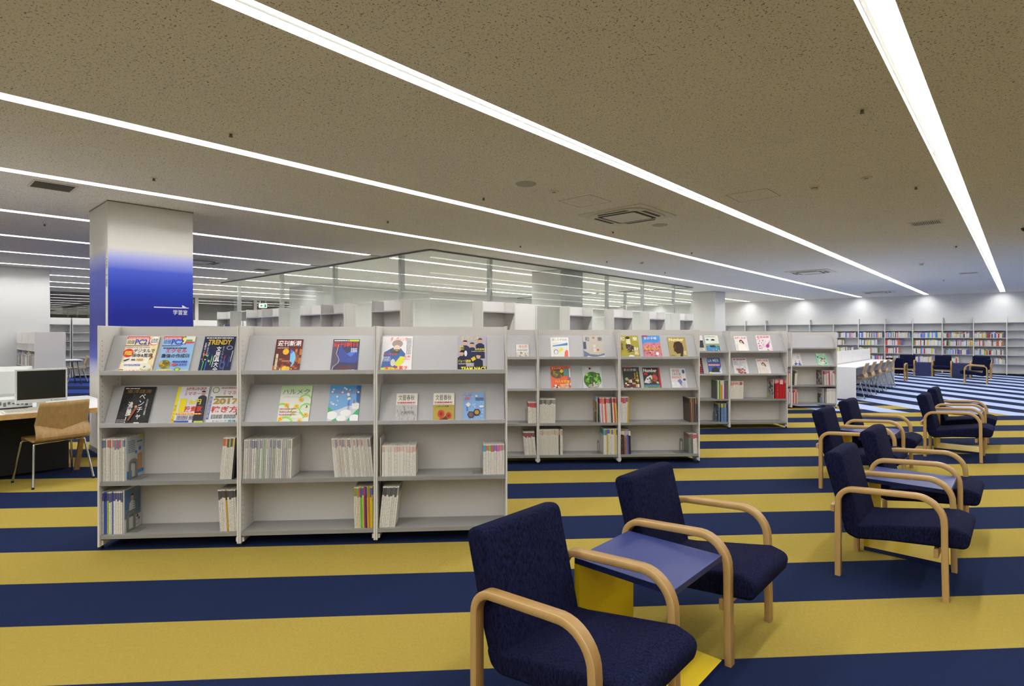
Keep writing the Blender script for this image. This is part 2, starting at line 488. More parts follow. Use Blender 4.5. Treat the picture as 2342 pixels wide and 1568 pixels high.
# sign on the column: faces +x of the column (the right face)
sg = MB()
M = Matrix(((0, 0, 1, .4515), (1, 0, 0, 0), (0, 1, 0, 0), (0, 0, 0, 1)))      # sign x -> d, sign y -> z, normal -> +o
sg2 = MB()
put_text(sg2, '学習室', .223, 1.690, .385, 1.752, 0, ink('e9e9ee'), .02)
sg2.add([(.015, 1.772, 0), (.40, 1.772, 0), (.40, 1.784, 0), (.015, 1.784, 0)], [(0, 1, 2, 3)], ink('e9e9ee'))
sg2.add([(.325, 1.772, 0), (.40, 1.772, 0), (.325, 1.815, 0)], [(0, 1, 2)], ink('e9e9ee'))
sg.add([tuple(M @ Vector(v)) for v in sg2.v], sg2.f, ink('e9e9ee'))
part(sg, 'arrow_sign', COL1)
vt = MB(); vt2 = MB()
for body, zz in (('文学', 2.27), ('一般', 2.07)):
    put_text(vt2, body[0] + '\n' + body[1], .375, zz - .07, .44, zz + .07, 0, ink('3a3b55'), .02)
M = Matrix(((1, 0, 0, 0), (0, 0, -1, -.4535), (0, 1, 0, 0), (0, 0, 0, 1)))
vt.add([tuple(M @ Vector(v)) for v in vt2.v], vt2.f, ink('3a3b55'))
part(vt, 'corner_lettering', COL1)

# ------------------------------------------------------------------ glass study room
GO, GD0, GD1, GO0 = -7.95, 6.55, 17.53, -17.6
def glass_wall(name, along, fixed, cuts, label, posts_in):
    """along = 'd' or 'o'; cuts = pane joints"""
    t = thing(name, label, 'glass partition', (0, 0, 0), BROT, 'glass partitions of the study room')
    for a, b in zip(cuts[:-1], cuts[1:]):
        for z0, z1 in ((.06, 2.085), (2.115, CEIL - .03)):
            p = MB()
            if along == 'o': p.box((a + .006, fixed, z0), (b - .006, fixed + .012, z1), 'clear_glass')
            else: p.box((fixed - .012, a + .006, z0), (fixed, b - .006, z1), 'clear_glass')
            # a single sheet reads better than two coincident faces
            p2 = MB()
            if along == 'o': p2.add([(a + .006, fixed, z0), (b - .006, fixed, z0), (b - .006, fixed, z1), (a + .006, fixed, z1)], [(0, 1, 2, 3)], 'clear_glass')
            else: p2.add([(fixed, a + .006, z0), (fixed, b - .006, z0), (fixed, b - .006, z1), (fixed, a + .006, z1)], [(0, 1, 2, 3)], 'clear_glass')
            part(p2, 'pane', t)
    r = MB()
    lo, hi = min(cuts), max(cuts)
    for z0, z1, th in ((0, .06, .03), (2.085, 2.115, .03), (CEIL - .03, CEIL - .004, .03)):
        mm = 'steel_dark' if z1 > 2.5 else 'steel_white'
        if along == 'o': part(MB().box((lo, fixed - th / 2, z0), (hi, fixed + th / 2, z1), mm), 'rail', t)
        else: part(MB().box((fixed - th / 2, lo, z0), (fixed + th / 2, hi, z1), mm), 'rail', t)
    for c in posts_in:
        p = MB()
        if along == 'o': p.box((c - .05, fixed + .02, .06), (c + .05, fixed + .1, CEIL - .03), 'steel_white')
        else: p.box((fixed - .1, c - .04, .06), (fixed - .02, c + .04, CEIL - .03), 'steel_white')
        part(p, 'post', t)
    return t
glass_wall('glass_partition', 'o', GD0, [GO0, -16.5, -13.95, -11.37, -8.95, GO], 'glass partition of the study room on the side of the blue column', [-16.45, -13.85, -11.3, -8.88])
glass_wall('glass_partition', 'd', GO, [GD0, 8.11, 10.6, 12.48, 14.33, 16.26, GD1], 'glass partition of the study room facing the magazine racks', [8.15, 12.5, 14.35, 16.28])
glass_wall('glass_partition', 'o', GD1, [-15.6, -13.0, -10.5, GO], 'glass end partition of the study room beside the far white column', [-13.0, -10.5])

# ================================================================== seating
def arc(c, r, a0, a1, n):
    return [(c[0] + r * math.cos(a0 + (a1 - a0) * i / n), c[1] + r * math.sin(a0 + (a1 - a0) * i / n)) for i in range(n + 1)]
def rounded(pts, rads, n=5):
    """polygon with rounded corners"""
    out = []
    N = len(pts)
    for i, p in enumerate(pts):
        r = rads[i] if isinstance(rads, (list, tuple)) else rads
        P = Vector(p); A = (Vector(pts[i - 1]) - P); Bv = (Vector(pts[(i + 1) % N]) - P)
        la, lb = A.length, Bv.length; A.normalize(); Bv.normalize()
        ang = A.angle(Bv)
        if r <= 0 or ang > 3.1: out.append(tuple(P)); continue
        t = min(r / math.tan(ang / 2), la * .49, lb * .49)
        p0 = P + A * t; p1 = P + Bv * t
        for k in range(n + 1):
            u = k / n
            q = p0 * (1 - u) ** 2 + P * 2 * u * (1 - u) + p1 * u ** 2
            out.append((q.x, q.y))
    return out
def cushion(mb, prof, x0, x1, r, m, M=None):
    """profile in (y, z), extruded from x0 to x1 with softly rounded side edges"""
    n = len(prof)
    area = sum(prof[i][0] * prof[(i + 1) % n][1] - prof[(i + 1) % n][0] * prof[i][1] for i in range(n))
    sg = 1 if area > 0 else -1
    nrm = []
    for i in range(n):
        a = Vector(prof[i - 1]); b = Vector(prof[(i + 1) % n]); tdir = (b - a)
        if tdir.length < 1e-9: nrm.append(Vector((0, 0))); continue
        tdir.normalize(); nrm.append(Vector((-tdir.y, tdir.x)) * sg)      # inward
    layers = []
    K = 4
    for k in range(K + 1):
        a = math.pi / 2 * k / K
        layers.append((x0 + r * (1 - math.sin(a)), r * (1 - math.cos(a))))
    layers = [(x0 + r * (1 - math.cos(math.pi / 2 * k / K)), r * (1 - math.sin(math.pi / 2 * k / K))) for k in range(K + 1)]
    layers += [(x1 - (x - x0), ins) for x, ins in reversed(layers)]
    vs = []
    for x, ins in layers:
        for i in range(n): vs.append((x, prof[i][0] + nrm[i].x * ins, prof[i][1] + nrm[i].y * ins))
    fs = []
    for L in range(len(layers) - 1):
        for i in range(n):
            j = (i + 1) % n
            f = (L * n + i, L * n + j, (L + 1) * n + j, (L + 1) * n + i)
            fs.append(f if sg < 0 else f[::-1])
    for base, x in ((0, x0), ((len(layers) - 1) * n, x1)):
        ring = vs[base:base + n]; c = len(vs)
        vs.append((x, sum(p[1] for p in ring) / n * .35 + (min(p[1] for p in ring) + max(p[1] for p in ring)) / 2 * .65, sum(p[2] for p in ring) / n * .35 + (min(p[2] for p in ring) + max(p[2] for p in ring)) / 2 * .65))
        for i in range(n): fs.append((base + i, base + (i + 1) % n, c))
    bm = bmesh.new()
    bv = [bm.verts.new(v) for v in vs]
    for f in fs: bm.faces.new([bv[i] for i in f])
    bm.normal_update(); bmesh.ops.recalc_face_normals(bm, faces=bm.faces)
    bm.verts.index_update()
    fs = [tuple(v.index for v in f.verts) for f in bm.faces]; bm.free()
    mb.add(vs, fs, m, M)
    return mb
def sweep_strip(path, x0, x1, th, mname, name, parent):
    """bent flat strip: path in (y, z), width x0..x1, thickness th; uv for the laminations"""
    P = [Vector(p) for p in path]
    vs = []; us = []; L = 0
    for i, p in enumerate(P):
        a = P[max(i - 1, 0)]; b = P[min(i + 1, len(P) - 1)]
        t = (b - a).normalized(); nn = Vector((-t.y, t.x)) * th / 2
        if i: L += (P[i] - P[i - 1]).length
        us.append(L)
        ch = 0.0035
        no = nn.normalized()
        o_ = p + nn; i_ = p - nn
        ring = [(x0 + ch, o_), (x1 - ch, o_), (x1, o_ - no * ch), (x1, i_ + no * ch), (x1 - ch, i_), (x0 + ch, i_), (x0, i_ + no * ch), (x0, o_ - no * ch)]
        vs += [(x, q.x, q.y) for x, q in ring]
    n = 8
    fs = []
    vv = [1, 1, .88, .12, 0, 0, .12, .88]
    for i in range(len(P) - 1):
        for k in range(n):
            fs.append((i * n + k, (i + 1) * n + k, (i + 1) * n + (k + 1) % n, i * n + (k + 1) % n))
    fs.append(tuple(range(n))); fs.append(tuple((len(P) - 1) * n + k for k in range(n - 1, -1, -1)))
    me = bpy.data.meshes.new(name); me.from_pydata(vs, [], fs); me.materials.append(MATS[mname]); me.update()
    uvl = me.uv_layers.new(name='uv')
    for poly in me.polygons:
        for li in poly.loop_indices:
            vi = me.loops[li].vertex_index
            uvl.data[li].uv = (us[vi // n], vv[vi % n] * .999 + .0005)
    bm = bmesh.new(); bm.from_mesh(me); bmesh.ops.recalc_face_normals(bm, faces=bm.faces); bm.to_mesh(me); bm.free()
    me.shade_smooth(); me.set_sharp_from_angle(angle=math.radians(50))
    o = bpy.data.objects.new(name, me); C.objects.link(o); o.parent = parent
    return o

CW, CDP = 0.515, 0.50        # leg spacing of the armchair: across, front to back
def make_armchair():
    t = thing('armchair', 'x', 'armchair')
    # bentwood sides (y forward, z up): rear foot, arm, front foot
    path = [(-.252, 0.0), (-.252, .2), (-.252, .44)] + [(y, z) for y, z in
            [(-.252 + .085 * (1 - math.cos(a)), .44 + .085 * math.sin(a)) for a in [math.pi / 2 * k / 8 for k in range(1, 9)]]]
    path += [(-.05, .533), (.05, .540), (.13, .545)]
    path += [(.13 + .125 * math.sin(a), .545 - .125 * (1 - math.cos(a))) for a in [math.pi / 2 * k / 9 for k in range(1, 9)]]
    path += [(.256, .40), (.258, .2), (.262, 0.0)]
    for s in (-1, 1):
        xc = s * CW / 2
        sweep_strip(path, xc - .0225, xc + .0225, .030, 'bent_oak', 'arm_frame', t)
    seat = rounded([(-.10, .325), (.285, .396), (.372, .372), (.352, .288), (.0, .252), (-.165, .226), (-.216, .244), (-.243, .312)], [0, .03, .045, .04, 0, .05, .05, .03])
    part(cushion(MB(), seat, -.232, .232, .019, 'navy_fabric'), 'seat', t, 60)
    back = rounded([(-.13, .252), (-.246, .732), (-.350, .712), (-.251, .35), (-.212, .246)], [.025, .042, .042, .12, .025])
    part(cushion(MB(), back, -.2305, .2305, .019, 'navy_fabric'), 'backrest', t, 60)
    part(MB().box((-.235, .205, .215), (.235, .228, .262), 'oak_x'), 'front_rail', t, bevel=.003)
    part(MB().box((-.235, -.300, .365), (.235, -.278, .408), 'oak_x'), 'rear_rail', t, bevel=.003)
    return t
def copy_full(src, loc, rz, label, cat=None, group=None):
    c = src.copy(); C.objects.link(c); c.location = loc; c.rotation_euler = (0, 0, rz)
    c['label'] = label
    if group: c['group'] = group
    for ch in src.children:
        k = ch.copy(); C.objects.link(k); k.parent = c
        for g in ch.children:
            q = g.copy(); C.objects.link(q); q.parent = k
    return c
def rz_of(f):
    return math.atan2(-f[0], f[1])
NV = Vector((DY, -DX, 0)); DV = Vector((DX, DY, 0))
ARM = make_armchair()
first = [True]
def armchair(rear_right, f, label, group):
    """rear_right = floor point of the rear leg on the sitter's right, f = facing direction"""
    f = Vector(f); right = Vector((f.y, -f.x, 0))
    c = rear_right - right * CW / 2 + f * CDP / 2
    if first[0]:
        first[0] = False
        ARM.location = c; ARM.rotation_euler = (0, 0, rz_of(f)); ARM['label'] = label; ARM['group'] = group
        return ARM
    return copy_full(ARM, c, rz_of(f), label, group=group)
bpy.context.view_layer.update()

def make_side_table():
    t = thing('side_table', 'x', 'side table')
    # C shape: x across (between the chairs), y forward
    w, dp, h, th = .225, .23, .482, .026
    part(MB().box((-w, -dp, h - th), (w, dp, h), 'table_blue', face_m={0: 'table_yellow', 2: 'table_navy', 3: 'table_navy', 4: 'table_navy', 5: 'table_navy'}), 'tabletop', t, bevel=.002)
    part(MB().box((-w, -dp, th), (w, -dp + th, h - th), 'table_yellow', face_m={2: 'table_navy'}), 'upright_panel', t)
    part(MB().box((-w, -dp, 0), (w, dp, th), 'table_yellow', face_m={2: 'table_navy', 3: 'table_navy', 4: 'table_navy', 5: 'table_navy'}), 'base_plate', t)
    return t
STB = make_side_table()
fs_t = [True]
def side_table(c, f, label):
    g = 'C-shaped side tables between armchairs'
    if fs_t[0]:
        fs_t[0] = False
        STB.location = c; STB.rotation_euler = (0, 0, rz_of(f)); STB['label'] = label; STB['group'] = g
        return STB
    return copy_full(STB, c, rz_of(f), label, group=g)
G1 = 'navy armchairs set in pairs along the racks'
pairs = [(Vector((-.125, 2.03, 0)), 'whose seat hides the yellow table base plate', 'beside the first rack row, its blue tabletop fully visible'),
         (floor_pt(1918, 1313), 'second pair from the first rack row', 'between the second pair of armchairs on a navy stripe'),
         (floor_pt(1878, 1115.5), 'pair standing nearest to the second rack row', 'between the armchairs nearest the second rack row'),
         (floor_pt(2116, 1042.7), 'pair nearest to the blue striped carpet', 'between the armchairs nearest the blue striped carpet')]
desc = ['front armchair of the pair beside the first rack row, half over yellow base plate',
        'rear armchair of the pair beside the first rack row, on yellow stripe',
        'armchair standing on a navy stripe in the second pair from first rack row',
        'armchair behind the side table in the second pair from first rack row',
        'armchair nearer the first rack row in the pair beside second rack row',
        'armchair farther from the first rack row in the pair beside second rack row',
        'armchair on a yellow stripe in the pair nearest the blue striped carpet',
        'armchair touching the blue carpet edge in the pair nearest the striped carpet']
for i, (p, _, tl) in enumerate(pairs):
    armchair(p, NV, 'navy ' + desc[2 * i], G1)
    armchair(p + DV * 1.035, NV, 'navy ' + desc[2 * i + 1], G1)
    side_table(p + DV * .775 + NV * .262, NV, 'blue topped yellow side table ' + tl)
# lounge by the far bookcases
G2 = 'navy armchairs in the far lounge'
def c_of(p, f):     # from the rear leg on the sitter's right
    return p
M_r = Vector((14.93, 19.1, 0)); M_l = Vector((14.61, 19.54, 0))
lw = [B(*to_b(M_r))]
dM, oM = to_b((M_r + M_l) / 2)
for k, lab in ((-1, 'navy armchair by far bookcases, next to the study desk'), (0, 'navy armchair by far bookcases between two navy side tables'), (1, 'navy armchair by far bookcases, partly hidden behind the sideways armchair')):
    # facing -d: sitter's right is -o side
    ctr_d, ctr_o = dM + CDP / 2, oM + k * 1.03
    rr = B(ctr_d + CDP / 2, ctr_o - CW / 2)
    armchair(rr, -DV, lab, G2)
for k, lab in ((-.5, 'plain navy side table back at far bookcases, next to study desk'), (.5, 'plain navy side table back at far bookcases, next to sideways armchair')):
    side_table(B(dM + .25, oM + k * 1.03), DV, lab)
armchair(Vector((12.22, 17.49, 0)), DV, 'navy armchair seen from behind at the end of the study desk', G2)
# sideways armchair: faces -o, its left side (toward the camera) has legs at these points
pJ = Vector((13.83, 16.37, 0))
fJ = -NV; rJ = Vector((fJ.y, -fJ.x, 0))
armchair(pJ + rJ * CW, fJ, 'navy armchair turned sideways in the far lounge, showing its bentwood arm', G2)

# ------------------------------------------------------------------ plywood stacking chair
def make_shell_chair():
    t = thing('plywood_chair', 'x', 'chair')
    # profile: (y, z, half width); y forward, origin under the seat middle
    rows = [(.205, .405, .185), (.200, .425, .190), (.175, .441, .195), (.08, .440, .205), (-.05, .430, .214), (-.14, .424, .218), (-.185, .428, .221), (-.212, .444, .222), (-.221, .465, .221)]
    cols = [-1, -.75, -.5, -.25, 0, .25, .5, .75, 1]
    vs = []
    for y, z, hw in rows:
        for u in cols: vs.append((u * hw, y, z))
    for k in range(3):      # towards the kink: lower in the middle
        f = (k + 1) / 3
        for u in cols:
            zk = .520 + .068 * abs(u)
            z = .465 + (zk - .465) * f
            y = -.221 + .040 * f + .012 * math.sin(f * math.pi) * -1
            vs.append((u * (.221 - .004 * f), y, z))
    for k in range(5):
        f = (k + 1) / 5
        for u in cols:
            zk = .520 + .068 * abs(u)
            z = zk + (.800 - zk) * f
            y = -.181 - .075 * f * (z - zk + .001) / (z - zk + .001)
            vs.append((u * (.217 - .017 * f), y, z))
    R = len(vs) // len(cols); n = len(cols)
    fs = [(r * n + c, r * n + c + 1, (r + 1) * n + c + 1, (r + 1) * n + c) for r in range(R - 1) for c in range(n - 1)]
    mb = MB(); mb.add(vs, fs, 'plywood')
    sh = part(mb, 'shell', t, 22)
    sd = sh.modifiers.new('thickness', 'SOLIDIFY'); sd.thickness = .011; sd.offset = 0
    fr = MB()
    fr.tube([(-.15, .15, .405), (.15, .15, .405)], .008, 'chrome', 8).tube([(-.15, -.13, .405), (.15, -.13, .405)], .008, 'chrome', 8)
    part(fr, 'seat_frame', t, 40)
    for sx in (-1, 1):
        for yy, yf in ((.15, .235), (-.13, -.235)):
            pts = [(sx * .13, yy, .405), (sx * .185, yy * 1.02, .405)]
            for k in range(1, 5):
                a = math.pi / 2 * k / 4
                pts.append((sx * (.185 + .022 * math.sin(a)), yy * (1.02 + .03 * math.sin(a)), .405 - .022 * (1 - math.cos(a))))
            pts += [(sx * .245, yf, .012)]
            leg = part(MB().tube(pts, .0095, 'chrome', 10), 'leg', t, 40)
            part(MB().tube([(sx * .2452, yf, .02), (sx * .246, yf * 1.001, 0)], .0115, 'rubber', 10), 'foot_cap', leg, 40)
    return t
PLY = make_shell_chair()
bpy.context.view_layer.update()
PLY.location = (-4.535, 5.56, 0); PLY.rotation_euler = (0, 0, rz_of((-.86, .51)))
PLY['label'] = 'plywood chair with chrome legs at the computer desk'; PLY['group'] = 'plywood chairs'
GP = 'plywood chairs'
for i, (x, y) in enumerate(((8.11, 12.85), (8.69, 13.49), (9.33, 14.16), (9.98, 14.86), (10.62, 15.52))):
    d, o = to_b(Vector((x, y, 0)))
    lab = ['plywood chair at the open end of the white study desk', 'second plywood chair along the white study desk', 'third plywood chair along the white study desk, middle one',
           'fourth plywood chair along the white study desk', 'plywood chair at the lounge end of the white study desk'][i]
    copy_full(PLY, B(d, -2.86 - .0, 0), rz_of(-NV), lab, group=GP)
copy_full(PLY, Vector((-13.35, 17.25, 0)), rz_of((-.75, -.66)), 'plywood chair at the small table behind the blue column', group=GP)

# ------------------------------------------------------------------ white study desk with screen
def study_desk():
    # building axes: top o -3.92 .. -2.72, d 11.0 .. 16.15
    t = thing('study_desk', 'long white study desk with closed ends beside the plywood chairs', 'desk', B(16.96, -3.32, 0), BROT)
    h0 = -2.56; h1 = 2.56
    part(MB().box((-.6, h0, .695), (.6, h1, .72), 'laminate_white'), 'tabletop', t, bevel=.002)
    for y in (h0, h1 - .03):
        part(MB().box((-.585, y, 0), (.585, y + .03, .695), 'laminate_white'), 'end_panel', t)
    part(MB().box((-.012, h0 + .03, .12), (.012, h1 - .03, .695), 'plastic_grey'), 'modesty_panel', t)
    part(MB().box((-.03, h0 + .2, .722), (.03, h1 - .1, .745), 'steel_grey'), 'screen_rail', t)
    part(MB().box((-.62, h0 - .006, 0.0), (-.2, h0, .05), 'steel_grey'), 'foot_plate', t)
    n = 4
    L = (h1 - .15 - (h0 + .25)) / n
    for i in range(n):
        part(MB().box((-.012, h0 + .25 + i * L, .745), (.012, h0 + .25 + (i + 1) * L - .012, 1.04), 'board_white'), 'screen_panel', t, bevel=.004)
    return t
study_desk()

# ------------------------------------------------------------------ computer desk
def comp_desk():
    t = thing('computer_desk', 'white computer desk with wooden edge and slanted wooden legs', 'desk', B(0.05, -7.70, 0), BROT)
    h0, h1 = -2.2, 1.55
    w = .75
    part(MB().box((-w, h0, .68), (w, h1, .702), 'laminate_white'), 'tabletop', t)
    e = MB()
    e.box((w - .012, h0, .652), (w + .002, h1, .7015), 'oak_edge').box((-w - .002, h0, .652), (-w + .012, h1, .7015), 'oak_edge')
    e.box((-w, h1 - .012, .652), (w, h1 + .002, .7015), 'oak_edge').box((-w, h0 - .002, .652), (w, h0 + .012, .7015), 'oak_edge')
    part(e, 'wood_edge', t)
    for y in (h1 - .28, -.32, h0 + .25):
        for s in (-1, 1):
            # legs lean in towards the floor
            part(MB().add([(s * .69, y - .02, .68), (s * .62, y - .02, .68), (s * .62, y + .02, .68), (s * .69, y + .02, .68),
                           (s * .24, y - .02, 0), (s * .19, y - .02, 0), (s * .19, y + .02, 0), (s * .24, y + .02, 0)],
                          [(0, 1, 2, 3), (7, 6, 5, 4), (0, 4, 5, 1), (1, 5, 6, 2), (2, 6, 7, 3), (3, 7, 4, 0)], 'oak_z'), 'leg', t)
    part(MB().box((-.12, h0 + .3, .02), (.12, h1 - .33, .64), 'black_panel'), 'modesty_box', t)
    return t
comp_desk()
def make_monitor(label, pos, rz, stand_only=False):
    t = thing('computer_monitor', label, 'monitor', pos, rz, 'computer monitors')
    # screen faces -y
    part(MB().prism(rounded([(-.10, -.09), (.10, -.09), (.10, .09), (-.10, .09)], .05), 0, .014, 'plastic_grey'), 'base', t, 40)
    part(MB().box((-.035, .005, .012), (.035, .03, .20), 'plastic_grey'), 'neck', t, bevel=.004)
    z0, z1 = .066, .400
    hs = MB().box((-.203, -.022, z0), (.203, .012, z1), 'plastic_grey')
    hs.add([(-.203, .012, z0), (.203, .012, z0), (.203, .012, z1), (-.203, .012, z1), (-.13, .05, z0 + .05), (.13, .05, z0 + .05), (.13, .05, z1 - .05), (-.13, .05, z1 - .05)],
           [(4, 7, 6, 5), (0, 4, 5, 1), (1, 5, 6, 2), (2, 6, 7, 3), (3, 7, 4, 0)], 'plastic_grey')
    part(hs, 'housing', t, bevel=.004)
    part(MB().box((-.187, -.0235, z0 + .034), (.187, -.0215, z1 - .018), 'screen_black'), 'screen', t)
    part(MB().disc((0, 0), .005, 0, .002, ink('3c66a8'), 12, M=Matrix.Translation((.075, -.022, z0 + .016)) @ Matrix.Rotation(math.pi / 2, 4, 'X')), 'power_button', t)
    bb = MB()
    for k in range(6): bb.box((.095 + k * .016, -.0235, z0 + .013), (.105 + k * .016, -.0215, z0 + .018), 'plastic_dark')
    part(bb, 'menu_buttons', t)
    return t
# screen normal is +o: local -y -> +o means local x -> +d
mon_rz = math.atan2(DV.y, DV.x)
p = B(0, -7.22, 0)
def on_desk(px, o):
    u = (px - 1171.0) / F_PX
    Y = -o / (DX - DY * u)
    return Vector((u * Y, Y, .702))
make_monitor('grey computer monitor with black screen facing the plywood chair', on_desk(95, -7.27), mon_rz)
make_monitor('grey computer monitor turned away across the computer desk', on_desk(16, -7.98), mon_rz + math.pi)
def keyboard():
    t = thing('keyboard', 'cream computer keyboard under the monitor on the desk', 'keyboard', on_desk(72, -7.06), mon_rz + .12)
    pts = [(-.165, -.075), (.165, -.075), (.165, .075), (-.165, .075)]
    b = MB().add([(-.21, -.075, 0), (.21, -.075, 0), (.21, .075, 0), (-.21, .075, 0), (-.21, -.075, .012), (.21, -.075, .012), (.21, .075, .026), (-.21, .075, .026)],
                 [(3, 2, 1, 0), (4, 5, 6, 7), (0, 1, 5, 4), (1, 2, 6, 5), (2, 3, 7, 6), (3, 0, 4, 7)], mat('key_cream', 'cfcabc', .5))
    part(b, 'case', t, bevel=.004)
    kb = MB()
    for r in range(5):
        for c in range(16):
            x = -.198 + c * .0249; y = -.062 + r * .0265
            z = .013 + (y + .075) / .15 * .014
            kb.box((x, y, z), (x + .021, y + .022, z + .006), mat('key_cap', 'b9b6a8', .5))
    part(kb, 'keys', t)
keyboard()
def desk_items():
    t = thing('computer_case', 'grey desktop computer case behind the monitor with ports and cables', 'computer', on_desk(18, -7.575), mon_rz, None)
    part(MB().box((-.17, -.16, .004), (.17, .16, .10), 'plastic_grey'), 'case', t, bevel=.004)
    pb = MB()
    rr = random.Random(5)
    for k in range(9): 
        x = -.15 + k * .033
        pb.box((x, -.163, .03 + .02 * rr.random()), (x + .02, -.160, .06 + .02 * rr.random()), 'plastic_dark')
    part(pb, 'ports', t)
    part(MB().box((-.17, -.161, .004), (.17, -.160, .018), 'vent_dark'), 'vent', t)
    c = MB()
    a = on_desk(95, -7.155); b2 = on_desk(20, -7.24)
    pts = []
    for i in range(13):
        f = i / 12
        q = a.lerp(b2, f)
        pts.append((q.x + .008 * math.sin(f * 9), q.y - 0.008 * math.sin(f * 7), .7065))
    tag(c.tube(pts, .0035, 'plastic_grey', 6).build('cable', smooth=40), 'thin grey cable lying on the computer desk by the monitor', 'cable')
    m = thing('computer_mouse', 'small pale computer mouse beside the keyboard', 'mouse', on_desk(-14, -7.12), mon_rz)
    vs = []; fs = []
    n = 12
    for k, (zz, r) in enumerate(((0, 1), (.012, 1.02), (.024, .8), (.031, .4))):
        for i in range(n):
            an = i * 2 * math.pi / n
            vs.append((.03 * r * math.cos(an), .052 * r * math.sin(an), zz + .0))
    for k in range(3):
        for i in range(n): fs.append((k * n + i, k * n + (i + 1) % n, (k + 1) * n + (i + 1) % n, (k + 1) * n + i))
    fs.append(tuple(3 * n + i for i in range(n))); fs.append(tuple(range(n - 1, -1, -1)))
    part(MB().add(vs, fs, 'plastic_grey'), 'body', m, 60)
    part(MB().box((-.003, .02, .024), (.003, .034, .031), 'plastic_dark'), 'wheel', m)
desk_items()
# small table in the reading corner behind the column
def corner_table():
    t = thing('study_table', 'white table with dark slanted legs behind the blue column', 'table', Vector((-13.2, 16.2, 0)), BROT)
    part(MB().box((-.45, -.9, .695), (.45, .60, .72), 'laminate_white'), 'tabletop', t)
    for x, y in ((-.4, -.8), (.4, -.8), (-.4, .52), (.4, .52)):
        part(MB().tube([(x * .9, y * .9, .695), (x, y * 1.08, 0)], .016, 'plastic_dark', 8), 'leg', t, 40)
    part(MB().box((-.42, -.85, .665), (.42, .56, .695), 'plastic_dark'), 'apron', t)
corner_table()

# ================================================================== magazine racks
BAY, RH, RD = 0.912, 1.50, 0.48
PT = 0.0125                                   # panel thickness
TIERS = ((1.168, 1.198, 1.434), (.818, .847, 1.086))      # lip bottom, lip top, back top
FLATS = (.454, .099)
def rack_proto(name, label):
    t = thing(name, label, 'magazine rack', group='double-sided magazine racks')
    for x in (0, BAY - PT):
        p = part(MB().box((x, 0, .022), (x + PT, RD, RH), 'steel_ivory'), 'side_panel', t, bevel=.0015, seg=1)
        hb = MB()
        xi = x + PT + .0004 if x == 0 else x - .0004
        for yy in (.03, .20):
            for k in range(38):
                z = .14 + k * .034
                hb.add([(xi, yy - .0025, z - .004), (xi, yy + .0025, z - .004), (xi, yy + .0025, z + .004), (xi, yy - .0025, z + .004)], [(0, 1, 2, 3)], 'hole')
        part(hb, 'peg_holes', p)['kind'] = 'stuff'
    part(MB().box((PT, RD / 2 - .006, .085), (BAY - PT, RD / 2 + .006, RH - .002), 'steel_ivory'), 'back_panel', t)
    def tier(s):
        # s = 1 front side, -1 rear side
        f = (lambda y: y) if s > 0 else (lambda y: RD - y)
        for lb, lt, bt in TIERS:
            pl = MB()
            a, b = (f(.034), lb + .002), (f(.157), bt)
            th = .004
            ux, uz = b[0] - a[0], b[1] - a[1]; L = math.hypot(ux, uz); nx, nz = uz / L * th, -ux / L * th
            if s < 0: nx, nz = -nx, -nz
            x0, x1 = PT + .004, BAY - PT - .004
            pl.add([(x0, a[0], a[1]), (x1, a[0], a[1]), (x1, b[0], b[1]), (x0, b[0], b[1]),
                    (x0, a[0] + nx, a[1] + nz), (x1, a[0] + nx, a[1] + nz), (x1, b[0] + nx, b[1] + nz), (x0, b[0] + nx, b[1] + nz)],
                   [(0, 1, 2, 3), (7, 6, 5, 4), (0, 4, 5, 1), (1, 5, 6, 2), (2, 6, 7, 3), (3, 7, 4, 0)], 'steel_grey')
            ya, yb = sorted((f(.001), f(.036)))
            pl.box((x0, ya, lb), (x1, yb, lb + .003), 'steel_grey')
            sh = part(pl, 'display_shelf', t)
            y0, y1 = sorted((f(0.001), f(.007)))
            part(MB().box((x0 - .003, y0, lb), (x1 + .003, y1, lt), 'steel_grey'), 'lip', sh, bevel=.001, seg=1)
        for z in FLATS:
            y0, y1 = sorted((f(.006), f(RD / 2 - .008)))
            fb = MB().box((PT + .001, y0, z - .006), (BAY - PT - .001, y1, z), 'steel_shelf')
            ya, yb = sorted((f(.006), f(.010)))
            fb.box((PT + .001, ya, z - .026), (BAY - PT - .001, yb, z - .006), 'steel_shelf')
            part(fb, 'shelf', t)
    tier(1); tier(-1)
    for x in (0, BAY - PT):
        for y in (.02, RD - .05):
            part(MB().box((x + .001, y, 0), (x + PT - .001, y + .03, .022), 'rubber'), 'foot', t)
        part(MB().box((x + (PT + .001 if x == 0 else -.013), .02, .03), (x + (PT + .013 if x == 0 else -.001), RD - .02, .06), 'steel_ivory'), 'base_bar', t)
    return t
RACK0 = rack_proto('magazine_rack', 'x')
bpy.context.view_layer.update()
RACKS = {}
used0 = [False]
ROWS = {1: (Vector((-2.765, 3.746, 0)), 4.2, (0, 1, 2)), 2: (Vector((.291, 6.243, 0)), 2.6, (-1, 0, 1)),
        3: (Vector((3.345, 8.63, 0)), 2.6, (-1, 0)), 4: (Vector((5.47, 10.99, 0)), 2.0, (-1, 0))}
RNAME = {(1, 0): 'by the computer chair', (1, 1): 'middle of first row', (1, 2): 'by the front armchairs',
         (2, -1): 'half behind the first row', (2, 0): 'middle of second row', (2, 1): 'at the armchair end of second row',
         (3, -1): 'half behind the second row', (3, 0): 'at the open end of third row', (4, -1): 'hidden sliver behind third row', (4, 0): 'beside the white study desk'}
